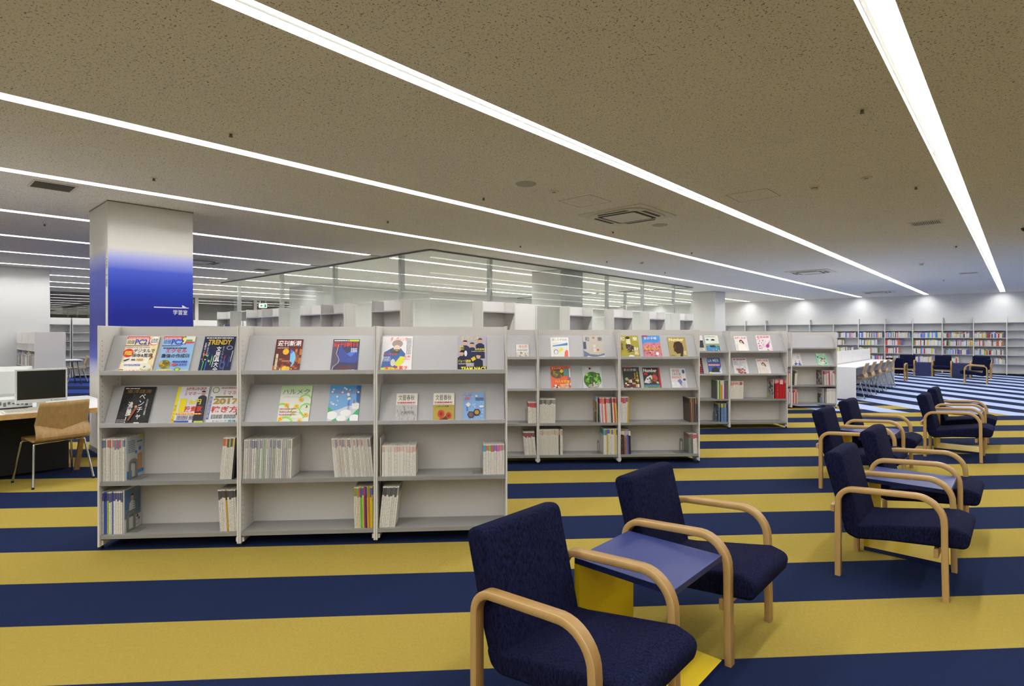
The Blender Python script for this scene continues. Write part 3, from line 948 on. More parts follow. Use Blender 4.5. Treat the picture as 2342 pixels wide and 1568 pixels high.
RLAB = {(1, 0): 'ivory steel magazine rack bay beside the computer chair, showing computer magazines', (1, 1): 'middle ivory magazine rack bay of the first row, with green and blue covers',
        (1, 2): 'ivory magazine rack bay of the first row, nearest the front armchair', (2, -1): 'ivory magazine rack bay half hidden behind the first row, its second tier bare',
        (2, 0): 'ivory magazine rack bay with round green picture cover, second row', (2, 1): 'ivory magazine rack bay at the armchair end of the second row',
        (3, -1): 'ivory magazine rack bay showing car cover, half hidden behind second row', (3, 0): 'ivory magazine rack bay with thick red magazines, third row',
        (4, -1): 'ivory magazine rack bay almost hidden behind the third row', (4, 0): 'ivory magazine rack bay with empty top tier, beside the white study desk'}
for r, (P, ang, ks) in ROWS.items():
    ca, sa = math.cos(math.radians(ang)), math.sin(math.radians(ang))
    for k in ks:
        loc = P + Vector((ca, sa, 0)) * (k * (BAY + .002))
        if not used0[0]:
            used0[0] = True; o = RACK0; o.location = loc; o.rotation_euler = (0, 0, math.radians(ang)); o['label'] = RLAB[(r, k)]
        else: o = copy_full(RACK0, loc, math.radians(ang), RLAB[(r, k)])
        RACKS[(r, k)] = Matrix.Translation(loc) @ Matrix.Rotation(math.radians(ang), 4, 'Z')

# ------------------------------------------------------------------ magazines on display
class Cover:
    """a printed front: unit coordinates, x right, y up"""
    def __init__(s, w, h): s.w, s.h = w, h; s.art = MB(); s.txt = MB(); s.z = .0004
    def _z(s): s.z += .00018; return s.z
    def poly(s, pts, col):
        pts = [(min(max(p[0], 0), 1), min(max(p[1], 0), 1)) for p in pts]
        z = s._z(); s.art.add([(p[0] * s.w, p[1] * s.h, z) for p in pts], [tuple(range(len(pts)))], ink(col)); return s
    def rect(s, x0, y0, x1, y1, col): return s.poly([(x0, y0), (x1, y0), (x1, y1), (x0, y1)], col)
    def ell(s, x, y, rx, ry, col, n=20, a0=0, a1=2 * math.pi):
        return s.poly([(x + rx * math.cos(a0 + (a1 - a0) * i / n), y + ry * math.sin(a0 + (a1 - a0) * i / n)) for i in range(n)], col)
    def text(s, body, x0, y0, x1, y1, col, bold=.025):
        put_text(s.txt, body, x0 * s.w, y0 * s.h, x1 * s.w, y1 * s.h, s._z(), ink(col), bold); return s
    def vtext(s, body, x0, y0, x1, y1, col, bold=.025): return s.text('\n'.join(body), x0, y0, x1, y1, col, bold)
    def lines(s, x0, y0, x1, y1, n, col, seed=1, fill=.55):
        """rows of type too small to read"""
        rr = random.Random(seed); h = (y1 - y0) / n
        z = s._z()
        for i in range(n):
            x = x0
            while x < x1:
                w = rr.uniform(.02, .09); e = min(x + w, x1)
                s.art.add([(x * s.w, (y0 + i * h) * s.h, z), (e * s.w, (y0 + i * h) * s.h, z), (e * s.w, (y0 + (i + fill) * h) * s.h, z), (x * s.w, (y0 + (i + fill) * h) * s.h, z)], [(0, 1, 2, 3)], ink(col))
                x = e + rr.uniform(.008, .02)
        return s
    def dots(s, x0, y0, x1, y1, n, r, cols, seed=2):
        rr = random.Random(seed)
        for i in range(n):
            a = r * rr.uniform(.5, 1.2)
            s.ell(rr.uniform(x0, x1), rr.uniform(y0, y1), a, a * s.w / s.h, rr.choice(cols), 10)
        return s
    def blocks(s, x0, y0, x1, y1, nx, ny, cols, seed=3):
        rr = random.Random(seed); z = s._z()
        for i in range(nx):
            for j in range(ny):
                c = rr.choice(cols)
                if c is None: continue
                a = x0 + (x1 - x0) * i / nx; b = x0 + (x1 - x0) * (i + 1) / nx; e = y0 + (y1 - y0) * j / ny; f = y0 + (y1 - y0) * (j + 1) / ny
                s.art.add([(a * s.w, e * s.h, z), (b * s.w, e * s.h, z), (b * s.w, f * s.h, z), (a * s.w, f * s.h, z)], [(0, 1, 2, 3)], ink(c))
        return s
    def person(s, x, y, r, hair, skin, coat, h=.3):
        """generic figure: coat, head, hair"""
        s.poly([(x - r * 2.2, y - h), (x - r * 2.0, y - r * 1.6), (x - r * .7, y - r * .9), (x + r * .7, y - r * .9), (x + r * 2.0, y - r * 1.6), (x + r * 2.2, y - h)], coat)
        s.ell(x, y, r, r * 1.15 * s.w / s.h * 1.05, skin, 16)
        s.ell(x, y + r * .35, r * 1.1, r * .85 * s.w / s.h, hair, 16, 0, math.pi)
        return s
def magazine(name, w, h, bg, M, label, cov, th=.006, group='magazines on display'):
    """front cover at z = 0 .. +, body behind; origin at the lower middle"""
    b = MB().box((-w / 2, 0, -th), (w / 2, h, 0), ink(bg), face_m={0: 'paper', 2: 'paper', 3: 'paper', 4: 'paper'})
    o = b.build(name); tag(o, label, 'magazine', group)
    o.matrix_world = M
    sh = Matrix.Translation((-w / 2, 0, 0))
    for mb, nm in ((cov.art, 'cover_art'), (cov.txt, 'cover_lettering')):
        if mb.v:
            c = mb.build(nm, o); c.matrix_local = sh; c['kind'] = 'stuff'
    return o
def tier_matrix(rk, tier, x, lift=.0, off=0.0, roll=0.0):
    lb, lt, bt = TIERS[tier]
    a = Vector((0, .034, lb + .002)); b = Vector((0, .157, bt))
    u = (b - a).normalized(); n = Vector((0, -u.z, u.y)); xx = Vector((1, 0, 0))
    p = a + u * (.006 + lift) + n * (.0082 + off) + xx * (PT + x)
    M = Matrix(((1, u.x, n.x, p.x), (0, u.y, n.y, p.y), (0, u.z, n.z, p.z), (0, 0, 0, 1)))
    return RACKS[rk] @ M @ Matrix.Rotation(roll, 4, 'Z')
A4, B5, A5 = (.212, .274), (.184, .252), (.148, .208)

def covers():
    out = []
    def add(rk, tier, x, size, bg, label, fn, th=.006, roll=0.0):
        w, h = size; h = min(h, .278)
        c = Cover(w, h); fn(c)
        magazine('magazine', w, h, bg, tier_matrix(rk, tier, x, roll=roll, off=max(0, th - .006)), label, c, th)
    def pc_a(c):
        c.rect(0, 0, 1, 1, 'e9d9a8').rect(.06, .03, .82, .72, 'f1ede0').rect(.0, .93, .70, 1, 'd23a3a').lines(.03, .945, .66, .985, 1, 'ffffff', 4)
        c.text('日経', .04, .80, .25, .90, '2b3f7a').text('PC21', .27, .77, .72, .92, '2634b0', .03)
        c.ell(.86, .88, .17, .125, 'd8503f').ell(.87, .885, .15, .115, 'f2f0ec').lines(.76, .83, .98, .95, 3, '3a3a44', 6)
        c.rect(0, .735, .74, .75, '232a44').lines(.06, .685, .78, .715, 1, 'a04a3a', 7)
        c.ell(.15, .545, .16, .115, 'd2281e').lines(.04, .49, .27, .61, 3, 'ffe14a', 8, .7)
        c.text('デジタルで', .30, .55, .95, .66, '1a1a1e', .03).text('保存&整理', .28, .43, .92, .53, '1a1a1e', .03)
        c.poly([(.03, .30), (.22, .36), (.25, .40), (.06, .35)], '26262c').ell(.07, .315, .025, .02, 'f6f6f6', 10).rect(.30, .34, .42, .38, '56565c').rect(.46, .34, .66, .39, 'c79a4a').poly([(.86, .36), (.95, .44), (.93, .46), (.84, .38)], '8a4a2a')
        c.lines(.12, .20, .62, .25, 2, '3b3fae', 9).ell(.8, .17, .17, .09, 'ece4cc').dots(.66, .08, .95, .17, 10, .035, ['9aa36a', 'c9b45a', 'e6e6de', '7d8f9a'])
        c.rect(.02, 0, .14, .10, '222222').rect(.03, .02, .13, .08, 'f0dc28').text('メルカリ', .18, .0, .62, .09, 'd0202a', .03)
    add((1, 0), 0, .207, A4, 'e9d9a8', 'cream and orange computer magazine with black headline and red disc', pc_a)
    def pc_b(c):
        c.rect(0, 0, 1, 1, '8fb8e6').rect(.0, .93, .60, 1, 'd23a3a').lines(.03, .945, .56, .985, 1, 'ffffff', 14)
        c.text('日経', .04, .80, .25, .90, '2b3f7a').text('PC21', .27, .77, .72, .92, '2634b0', .03)
        c.ell(.66, .92, .08, .08, '2c2c2c').ell(.66, .93, .06, .05, 'e8e23a').poly([(.62, .80), (1, .86), (1, 1), (.72, 1)], 'e9e6da').rect(.70, .81, .98, .86, 'd63a32').rect(.72, .865, .92, .91, '3f9a48')
        c.rect(.0, .735, .6, .75, '232a44').lines(.06, .66, .80, .71, 1, '20304e', 15)
        c.text('エクセル', .16, .55, .82, .66, 'd6202e', .035).text('最強の作成術', .06, .41, .94, .52, '1c2438', .03)
        c.ell(.22, .24, .17, .115, '8a7a2a').dots(.08, .16, .36, .32, 22, .035, ['c9a52a', 'a8851e', 'e0c24a', '6e6a3a'])
        c.lines(.46, .28, .92, .33, 1, '2a3aa8', 16, .8).ell(.52, .22, .08, .035, 'd84a52').text('写真整理', .60, .19, .92, .25, '2a3aa8', .02)
        c.rect(.04, .0, .5, .09, 'f0e02a').lines(.06, .02, .48, .08, 2, '6a5a1a', 17).ell(.66, .09, .09, .045, '3a3a22').ell(.66, .09, .07, .035, 'b6d83a').rect(.74, .0, 1, .07, 'f0e43a').lines(.55, .0, .96, .05, 1, 'd02a8a', 18)
    add((1, 0), 0, .448, A4, '8fb8e6', 'light blue computer magazine with red headline', pc_b)
    def trendy(c):
        c.rect(0, 0, 1, 1, '141c44').lines(.06, .945, .92, .975, 1, 'f2f2f2', 20, .8)
        c.poly([(.10, .80), (.55, .70), (.92, .80), (.95, .92), (.12, .92)], '0d0f1c').text('TRENDY', .14, .77, .88, .91, 'c9a534', .03)
        c.vtext('文房具大全', .44, .02, .60, .72, 'f4f4f4', .03)
        c.vtext('今年こそやせる', .14, .46, .20, .84, 'e9e9ef', .01).vtext('日経の一冊', .05, .48, .11, .82, 'e9e9ef', .01).vtext('すごいもの', .64, .30, .69, .72, 'dfe6f2', .0)
        rr = random.Random(11)
        for i in range(16):
            x = rr.uniform(.03, .95); y = rr.uniform(.0, .35)
            if .42 < x < .62: continue
            c.poly([(x, y), (x + .02, y), (x + .05, y + rr.uniform(.12, .4)), (x + .02, y + .3)], rr.choice(['3a76c8', '59b86a', 'c8c8d0', 'a33a4a', '2c4a9a', 'd8d8dc']))
        c.ell(.86, .68, .10, .06, '8c94a4').ell(.86, .68, .07, .04, '141c44').ell(.72, .20, .08, .10, '5a5a9a').ell(.72, .20, .05, .07, '141c44').dots(.05, .30, .30, .50, 8, .03, ['e0b43a', '4ab0d8', '5ab85a', 'd84a3a'])
    add((1, 0), 0, .722, A4, '141c44', 'dark navy stationery magazine with gold title', trendy)
    def toyo(c):
        c.rect(0, 0, 1, 1, '101012').lines(.05, .945, .5, .975, 1, 'e6e6e6', 22, .7).text('東洋経済', .12, .83, .88, .93, '8a6a2e', .03)
        c.dots(.05, .10, .95, .80, 26, .03, ['1d1d20', '2a2a2d', '232326', '343436'])
        c.vtext('ベンチャー', .56, .05, .74, .80, 'f4f4f4', .015).vtext('沸騰！', .26, .06, .42, .60, 'f4f4f4', .02).vtext('日経主義', .80, .25, .86, .66, 'd8d8d8', .0)
        c.poly([(.40, .10), (.50, .30), (.58, .46), (.52, .50), (.44, .34), (.36, .14)], '8a4a2a').ell(.52, .47, .04, .035, 'c49a5a', 10)
        c.lines(.04, .03, .30, .16, 5, 'b8b8b8', 23, .35).rect(.78, .0, .95, .04, 'e8e8e8')
    add((1, 0), 1, .185, A4, '101012', 'black business magazine with white vertical headline', toyo)
    def money1(c):
        c.rect(0, 0, 1, 1, 'dcdfee').rect(0, 0, .10, 1, 'e8de1e').rect(.10, .90, 1, 1, 'eceaf0').lines(.28, .94, .92, .975, 1, 'c22a2a', 25, .8).lines(.28, .905, .92, .925, 1, '2a2a30', 26, .8)
        c.text('マネー', .36, .76, .76, .86, 'c8202e', .01).vtext('日経', .26, .76, .32, .88, 'c8202e', .0)
        c.poly([(.66, .02), (.70, .66), (.84, .72), (.98, .66), (1, .0)], '23283e').person(.84, .82, .065, '1c1a1c', 'c99a78', '23283e', .2)
        c.text('1', .16, .32, .36, .68, 'ecd80e', .05).text('億円', .42, .52, .82, .67, 'ecd80e', .05).text('投資家', .34, .33, .90, .48, 'd84428', .04)
        c.rect(.12, .255, .92, .295, 'd0282e').lines(.14, .262, .9, .288, 1, 'ffe95a', 27, .9).lines(.16, .13, .50, .24, 4, '2c2c32', 28, .5).lines(.54, .13, .88, .24, 4, '2c2c32', 29, .5)
        c.rect(.10, .06, .55, .105, '3350b0').lines(.12, .0, .6, .05, 1, 'c41e26', 30, .9).rect(.72, .0, 1, .09, 'c8d21e').vtext('マネー入門', .01, .05, .085, .5, 'c8302a', .01)
    add((1, 0), 1, .543, A4, 'dcdfee', 'yellow and lilac money magazine with huge yellow numeral', money1)
    def money2(c):
        c.rect(0, 0, 1, 1, 'dedfe2').lines(.30, .94, .98, .975, 1, 'a23a3a', 31, .8).ell(.14, .90, .11, .08, '55542e').ell(.14, .90, .09, .065, 'e2dfce')
        c.text('マネー', .52, .77, .96, .87, 'c8202e', .01).vtext('日経', .40, .77, .46, .89, 'c8202e', .0)
        c.rect(.16, .695, .72, .735, '5a521e').text('2017', .12, .52, .92, .68, 'a88a2a', .05).text('稼ぎ方', .10, .30, .94, .47, 'cc1e2a', .045)
        c.rect(.0, .13, .07, .72, '3a56a8').vtext('最新投資術', .005, .16, .06, .70, 'e6e6ea', .0).lines(.14, .15, .5, .26, 4, '2c2c32', 33, .5).lines(.54, .15, .92, .26, 4, '2c2c32', 34, .5)
        c.text('トレード最強', .22, .055, .94, .115, '1f9aa8', .02).rect(.1, .02, .98, .035, 'c41e26').poly([(.90, .24), (1, .24), (1, .62), (.94, .60)], '262224')
    add((1, 0), 1, .772, A4, 'dedfe2', 'white money magazine with gold year and red headline', money2)
    def shincho(c):
        c.rect(0, 0, 1, 1, '5a1c1e').blocks(0, 0, 1, .42, 10, 8, ['5a1c1e', '8a2a1e', 'b8521e', '6a241e', '3c1418', '9a6a3a', None, None], 35)
        c.blocks(.75, .35, 1, .7, 3, 4, ['8a4a1e', '5a1c1e', 'b06a2e', None], 36)
        c.text('週刊新潮', .07, .79, .93, .96, 'f4f2f0', .035).lines(.08, .72, .5, .76, 2, 'e6c8b8', 37, .5)
        c.ell(.41, .62, .115, .09, 'e6b21e').poly([(.58, .70), (.74, .60), (.80, .46), (.76, .26), (.66, .15), (.66, .22), (.70, .28), (.60, .34)], '7cc0e6').poly([(.58, .70), (.68, .64), (.64, .56), (.58, .58)], '4a6ae0')
        c.rect(.07, .10, .15, .55, 'ded6ae').vtext('一億三千万', .08, .13, .14, .50, '3a2a1e', .0)
        c.ell(.45, .11, .11, .08, 'e8c224').ell(.56, .12, .08, .06, 'e0a81e').poly([(.22, 0), (.26, .1), (.36, .05), (.36, 0)], '88c4ea').ell(.56, .04, .10, .05, 'c4bccc').dots(.2, .0, .75, .12, 8, .03, ['2a3ad0', 'f0e24a', 'b0b84a'])
    add((1, 1), 0, .285, B5, '5a1c1e', 'maroon weekly magazine with yellow moon', shincho)
    def asahi(c):
        c.rect(0, 0, 1, 1, '1b2550').rect(0, .92, 1, 1, '14161e').lines(.04, .94, .58, .98, 1, 'f2f2f2', 38, .8).rect(.6, .93, .98, .985, 'b8c82a')
        c.poly([(0, 0), (0, .9), (.2, .82), (.16, .55), (.28, .30), (.10, .10)], '4a4258').poly([(.28, .88), (.40, .70), (.72, .46), (.96, .66), (1, .4), (.9, .26), (.30, .30), (.22, .5)], '22358e').poly([(.55, .55), (.72, .46), (.96, .66), (.85, .70)], '3a66cc')
        c.poly([(.05, .02), (.30, .22), (1, .18), (1, .02)], '4a1c28').poly([(.0, .0), (.6, .06), (1, .16), (1, 0)], '16285e')
        zz = [(.22, .84), (.16, .55), (.28, .38), (.26, .28), (.08, .16), (.05, .02)]
        for a, b in zip(zz[:-1], zz[1:]): c.poly([a, (a[0] + .015, a[1]), (b[0] + .015, b[1]), b], 'e8d8d2')
        c.text('週刊朝日', .03, .76, .94, .91, 'e0301e', .03).lines(.70, .60, .94, .74, 4, 'e6e8f2', 39, .5).text('池澤', .64, .0, .9, .08, 'eef0f6', .01)
    add((1, 1), 0, .677, B5, '1b2550', 'dark blue weekly magazine with red title', asahi)
    def haru_g(c):
        c.rect(0, 0, 1, 1, 'e6e8e0').rect(0, .82, 1, 1, 'b9d6a0').rect(0, .74, 1, .83, 'd3e2c6')
        for x, y, r in ((.82, .60, .22), (.10, .35, .24), (.88, .36, .22), (.60, .14, .24), (.26, -.02, .26), (.55, .30, .16)):
            c.ell(x, y, r, r * .8, '8fd04e', 20, 0, math.pi).ell(x, y - .02, r * .84, r * .66, 'e2e8d8', 20, 0, math.pi)
        c.text('ハルメク', .06, .77, .93, .91, '6a4a86', .0).lines(.12, .69, .6, .705, 1, 'a8a8a8', 40, .6)
        for x, y in ((.68, .62), (.24, .48), (.56, .45), (.90, .22), (.10, .12), (.72, .06)):
            c.ell(x, y, .075, .055, 'f0bc1e', 14).ell(x, y, .022, .016, 'a8701e', 8)
        c.text('3', .86, .40, .92, .47, '2c2c30', .02).lines(.04, .22, .58, .44, 3, 'c46a72', 41, .35).lines(.18, .0, .5, .02, 1, 'a8a8a8', 42)
    add((1, 1), 1, .332, A4, 'e6e8e0', 'pale green magazine with yellow flowers', haru_g)
    def haru_b(c):
        c.rect(0, 0, 1, 1, '6fa6e0').rect(0, .78, 1, 1, '4a9ad4').poly([(.86, 1), (1, 1), (1, .52), (.90, .56)], '1f5fa8').poly([(0, .30), (.3, .34), (.6, .44), (1, .48), (1, 0), (0, 0)], 'cfd2e2')
        c.poly([(0, .44), (.16, .34), (.10, .26), (0, .28)], '2fa25e').poly([(.05, 0), (.30, .16), (.22, .22), (.40, .12), (.34, 0)], '3aa86e').poly([(.55, 0), (.80, .22), (1, .40), (1, .22), (.72, .06), (.68, 0)], '3aa86e')
        for x, y, rx, ry in ((.14, .20, .18, .11), (.58, .26, .18, .09), (.9, .44, .14, .09), (.88, .12, .16, .10), (.45, .12, .16, .08)): c.ell(x, y, rx, ry, 'f0f2f2', 18)
        c.text('ハルメク', .10, .76, .92, .92, 'dc7a8a', .0)
        rr = random.Random(44)
        for i in range(20):
            r = rr.uniform(.018, .055); c.ell(rr.uniform(.06, .95), rr.uniform(.46, .97), r, r * .74, 'f4f4ee', 10)
        c.text('2', .07, .49, .13, .56, 'f6f6f6', .02).vtext('人生の', .62, .34, .70, .62, '3a56a8', .0).vtext('春', .80, .50, .86, .60, 'c04a5a', .0)
    add((1, 1), 1, .668, A4, '6fa6e0', 'sky blue magazine with white dots and green hills', haru_b)
    def davinci_a(c):
        c.rect(0, 0, 1, 1, 'e6e4e6').poly([(.0, .12), (.08, .55), (.35, .68), (.62, .66), (.78, .50), (.70, .30), (.5, .1)], '2f5a9c').poly([(.25, .62), (.60, .66), (.58, .52), (.35, .50)], '4a4038')
        c.ell(.50, .79, .18, .11, '9a8a84').ell(.49, .67, .11, .085, 'e0c8b4').rect(.34, .60, .64, .63, '6a5a52')
        c.poly([(.40, .20), (.62, .44), (.76, .42), (.74, .28), (.58, .14)], 'd2d63a').poly([(0, 0), (.0, .12), (.35, .14), (.55, .08), (.9, .06), (.9, 0)], 'cdd42e').ell(.38, .26, .08, .10, 'cfc6c0')
        c.text('ダ・ヴィンチ', .26, .86, .82, .98, 'e8683a', .02).text('山口恵太郎', .05, .46, .50, .52, 'e0482e', .03).text('なめ', .74, .40, .95, .46, 'e0482e', .01).text('のはなし', .72, .33, .95, .38, 'e0482e', .0)
        c.text('本とお菓子', .12, .06, .88, .17, 'e2502e', .03).lines(.04, .30, .3, .44, 5, 'eef2f8', 45, .4).lines(.80, .50, .96, .96, 12, '8a8a92', 46, .4)
    add((1, 2), 0, .122, A4, 'e6e4e6', 'white book magazine with a figure in blue and orange title', davinci_a)
    def davinci_b(c):
        c.rect(0, 0, 1, 1, 'a9a4b4')
        for x, y in ((.26, .80), (.78, .86), (.50, .74)): c.person(x, y, .075, '1c1a1c', 'c49a80', '1f2544', .5)
        for x, y in ((.14, .50), (.72, .42)): c.person(x, y, .075, '1a181a', 'c49a80', '191e38', .45)
        c.rect(0, 0, 1, .14, '1a1c2e').poly([(.46, .36), (.58, .42), (.64, .34), (.52, .28)], 'd2b41e').ell(.28, .50, .05, .08, 'd8dae4')
        c.text('ダ・ヴィンチ', .12, .85, .74, .99, 'e8dc1e', .02).text('森見登美彦', .60, .585, 1.0, .645, 'e8dc1e', .02).text('ジョージ朝倉', .02, .25, .46, .33, 'e8dc1e', .03).lines(.03, .20, .5, .24, 2, 'e6e6ea', 47, .4)
        c.text('TEAM NACS', .12, .03, .98, .13, 'f0e41e', .03).lines(.45, .0, .98, .018, 1, 'f0e41e', 48, .9).lines(.02, .60, .22, .72, 3, 'd8cc2e', 49, .5).lines(.48, .55, .98, .57, 1, 'e6e6ea', 50)
    add((1, 2), 0, .652, (.205, .285), 'a9a4b4', 'grey magazine with five figures and yellow lettering', davinci_b)
    def bungei(pic):
        def fn(c):
            c.rect(0, 0, 1, 1, 'e9e6de').rect(0, 0, 1, .58, pic)
            c.text('文藝春秋', .10, .74, .86, .94, '232321', .0).lines(.06, .64, .92, .70, 1, 'b8464a', 51, .9).lines(.06, .60, .92, .62, 1, '55554f', 52)
            if pic == 'b9b8b8':
                rr = random.Random(53)
                for i in range(40):
                    x, y = rr.uniform(0, .95), rr.uniform(.02, .5); c.poly([(x, y), (x + .02, y), (x + rr.uniform(-.1, .1), y + rr.uniform(.05, .16))], rr.choice(['3a3c4c', '5a5c6a', '8a8c96', 'e6e6e8']))
                c.text('大型対談', .25, .28, .85, .36, '2a2a30', .0)
            else:
                c.text('上野さん特集', .15, .50, .75, .56, '2c2a18', .0)
                for x, y, r in ((.38, .26, .17), (.74, .20, .14), (.42, .04, .12)): c.ell(x, y, r, r * .85, 'b83a22', 12).ell(x, y, r * .45, r * .4, '7a2418', 8)
                c.poly([(.45, .1), (.62, .2), (.72, .04), (.5, 0)], '4a3a1a')
        return fn
    add((1, 2), 1, .192, A5, 'e9e6de', 'small thick magazine with black brush title over grey picture', bungei('b9b8b8'), .018)
    add((1, 2), 1, .452, A5, 'e9e6de', 'small thick magazine with red flowers on mustard', bungei('a8963e'), .018)
    def oru(c):
        c.rect(0, 0, 1, 1, '7fa6dc')
        rr = random.Random(54)
        for i in range(16):
            c.ell(rr.uniform(.05, .95), rr.uniform(.05, .95), .04, .03, 'a9c4e6', 8)
        c.text('オール\n讀物', .06, .74, .42, .96, 'dc6a4a', .02).ell(.62, .88, .06, .04, 'e6dcd0').lines(.58, .72, .96, .84, 3, '2c3a5a', 55, .5).poly([(.10, .58), (.24, .66), (.36, .58), (.24, .48)], 'e4e0d6')
        for x, y, col in ((.36, .22, '4a3a3e'), (.64, .30, '23211c')):
            c.poly([(x + .18 * math.cos(math.pi / 3 * k), y + .13 * math.sin(math.pi / 3 * k)) for k in range(6)], col).poly([(x + .12 * math.cos(math.pi / 3 * k), y + .085 * math.sin(math.pi / 3 * k)) for k in range(6)], {'4a3a3e': '6a5a5a', '23211c': 'b0883a'}[col])
        c.ell(.86, .50, .11, .04, 'eef0f4').vtext('新春', .14, .34, .22, .50, '2c3a8a', .0).text('第百回文学賞', .2, .0, .75, .05, '1c2438', .01)
    add((1, 2), 1, .665, A5, '7fa6dc', 'small blue literary magazine with two brown hexagons', oru, .018)
    # second row
    def haiku(c):
        c.rect(0, 0, 1, 1, 'e4e2de').text('俳句界', .2, .72, .9, .95, 'c05a56', .0).lines(.06, .52, .92, .66, 3, '5a5a5c', 60, .5).rect(0, 0, 1, .44, 'cfc8bc').dots(.1, .05, .9, .4, 14, .07, ['b86a5a', 'd8a89a', 'e2dace', '8a8076'])
    add((2, -1), 0, .73, (.14, .165), 'e4e2de', 'small white poetry booklet with red title', haiku, .012)
    def kurashi(c):
        c.rect(0, 0, 1, 1, 'f0f0ee').text('暮しの手帖85', .08, .83, .92, .96, '9a8a8a', .0).rect(.1, .06, .94, .76, 'dfe2dc').poly([(.1, .56), (.94, .62), (.94, .74), (.5, .66), (.1, .6)], '3a72c0')
        c.poly([(.4, .34), (.60, .52), (.70, .40), (.5, .28)], 'e4d22a').poly([(.72, .02), (.94, .02), (.94, .36), (.84, .40), (.76, .3)], 'd8583a').rect(.2, .04, .36, .26, 'e8e6dc').ell(.28, .3, .12, .12, '5a4aa0').ell(.28, .29, .09, .1, 'eae6de')
    add((2, 0), 0, .24, (.205, .255), 'f0f0ee', 'white magazine with childlike blue and yellow painting', kurashi)
    def waraku_a(c):       # plain stand-in for the well-known print on this cover
        c.rect(0, 0, 1, 1, 'b9b1a6').poly([(0, 0), (0, .34), (.3, .18), (.7, .14), (1, .22), (1, 0)], '5c6a86').poly([(0, 0), (.2, .10), (.5, .05), (1, .12), (1, 0)], 'dfe0e0').rect(0, .40, .14, .72, '39486a')
        c.text('和', .10, .74, .30, .94, '2c2a5c', .01).text('樂', .72, .74, .94, .94, '2c2a5c', .01).ell(.52, .90, .06, .04, 'b8605a', 10).ell(.70, .36, .05, .04, 'c23a2e', 12).vtext('特集', .48, .26, .60, .60, 'e6e2da', .0)
    add((2, 0), 0, .625, (.232, .295), 'b9b1a6', 'grey beige art magazine with dark blue corner and red dot', waraku_a)
    def orange(c):
        c.rect(0, 0, 1, 1, 'e2603a').ell(.34, .68, .34, .20, '5a4a26').dots(.12, .56, .56, .80, 26, .05, ['a88a4a', '8a6a2e', 'c9b27a', '6a5a2e']).ell(.56, .78, .09, .07, 'e4d81e').rect(.66, .58, .92, .90, '4f8a8a').rect(.94, .5, 1, .9, 'e8e4da')
        c.text('オレンジ', .05, .86, .52, .97, 'f4f2ee', .02).text('大人気定番', .2, .28, .94, .40, 'f2d41e', .04).dots(.1, .0, .45, .16, 14, .06, ['9a6a3a', 'd8b27a', '6a3a1e', 'e6e0d2']).dots(.72, .0, 1, .25, 14, .05, ['e8e2d8', 'd8a88a', 'c8b8a8']).lines(.46, .03, .74, .24, 5, 'f4e2a8', 61, .5).ell(.92, .46, .07, .06, '6a5a9a')
    add((2, 0), 1, .25, (.22, .285), 'e2603a', 'orange cookery magazine crowded with dishes', orange)
    def waraku_b(c):
        c.rect(0, 0, 1, 1, 'c3c6c6').text('和樂', .1, .80, .94, .96, 'dadcdc', .01).ell(.40, .90, .06, .05, '8a2a3a', 12).ell(.5, .40, .45, .36, '3d6a24', 30).dots(.18, .28, .82, .64, 60, .07, ['5a9a2e', '7ab83e', '4a7a26', '2e4f1c', '96c85a', '3a5a24'], 62).ell(.5, .13, .26, .09, '9a9a86').rect(.46, .12, .56, .32, '5a4a32').text('京の庭', .5, .10, .9, .30, 'eceeea', .01)
    add((2, 0), 1, .61, (.22, .295), 'c3c6c6', 'silver art magazine with a round green garden picture', waraku_b)
    def waraku_c(c):
        c.rect(0, 0, 1, 1, 'a0922e').text('和', .03, .76, .26, .95, 'eeeade', .01).text('樂', .70, .76, .95, .95, 'eeeade', .01).poly([(.4, .95), (.55, .88), (.58, .62), (.48, .5), (.34, .7)], 'e2d8c0').ell(.44, .90, .12, .06, '2a241e').poly([(.3, .6), (.5, .62), (.72, .52), (.7, .3), (.4, .24), (.32, .42)], '2a3a3e').dots(.35, .3, .68, .56, 12, .05, ['4a6a5a', 'c8a83a', '8a3a2e', '2a3a5a'])
        c.poly([(.3, .02), (.5, .14), (.72, .1), (.6, .02)], 'e6e2d6').text('財\n布', .72, .12, .95, .48, 'f0ece2', .02).vtext('特集', .06, .35, .16, .66, '4a4218', .0)
    add((2, 1), 0, .122, (.218, .29), 'a0922e', 'mustard art magazine with a small standing figure', waraku_c)
    def tecyo(sky, fld, hd):
        def fn(c):
            c.rect(0, 0, 1, 1, sky).poly([(0, .62), (.3, .70), (.7, .66), (1, .74), (1, 0), (0, 0)], fld).dots(.02, .02, .98, .6, 50, .06, ['d88a9a', 'c86a7a', 'e2b0b8', 'b05a62', 'a84a52'], 63).text('家の手帳', .08, .80, .80, .93, 'f2f2f4', .01).text('春色の名所', .08, .32, .9, .46, hd, .03).rect(.0, .95, .3, 1, 'c23a5a').ell(.74, .18, .08, .07, 'e8e8ec')
        return fn
    add((2, 1), 0, .38, (.205, .28), '4a8ad0', 'pink blossom travel magazine with blue sky', tecyo('4a8ad0', 'c87a88', 'e8c22e'))
    def number_a(c):
        c.rect(0, 0, 1, 1, 'a8935a').text('Number', .06, .80, .90, .95, 'ece2a8', .03).poly([(.28, .30), (.26, .55), (.34, .74), (.6, .80), (.78, .70), (.82, .45), (.72, .05), (.55, .0), (.62, .22), (.42, .2), (.34, .3)], '3a2616').poly([(.30, .52), (.40, .60), (.36, .40), (.3, .4)], '5a3c22').lines(.06, .02, .3, .16, 4, '3a3220', 64, .4).text('戦', .8, .14, .96, .34, 'e4dcae', .0)
    add((2, 1), 0, .675, (.205, .26), 'a8935a', 'gold sports magazine with a dark profile', number_a)
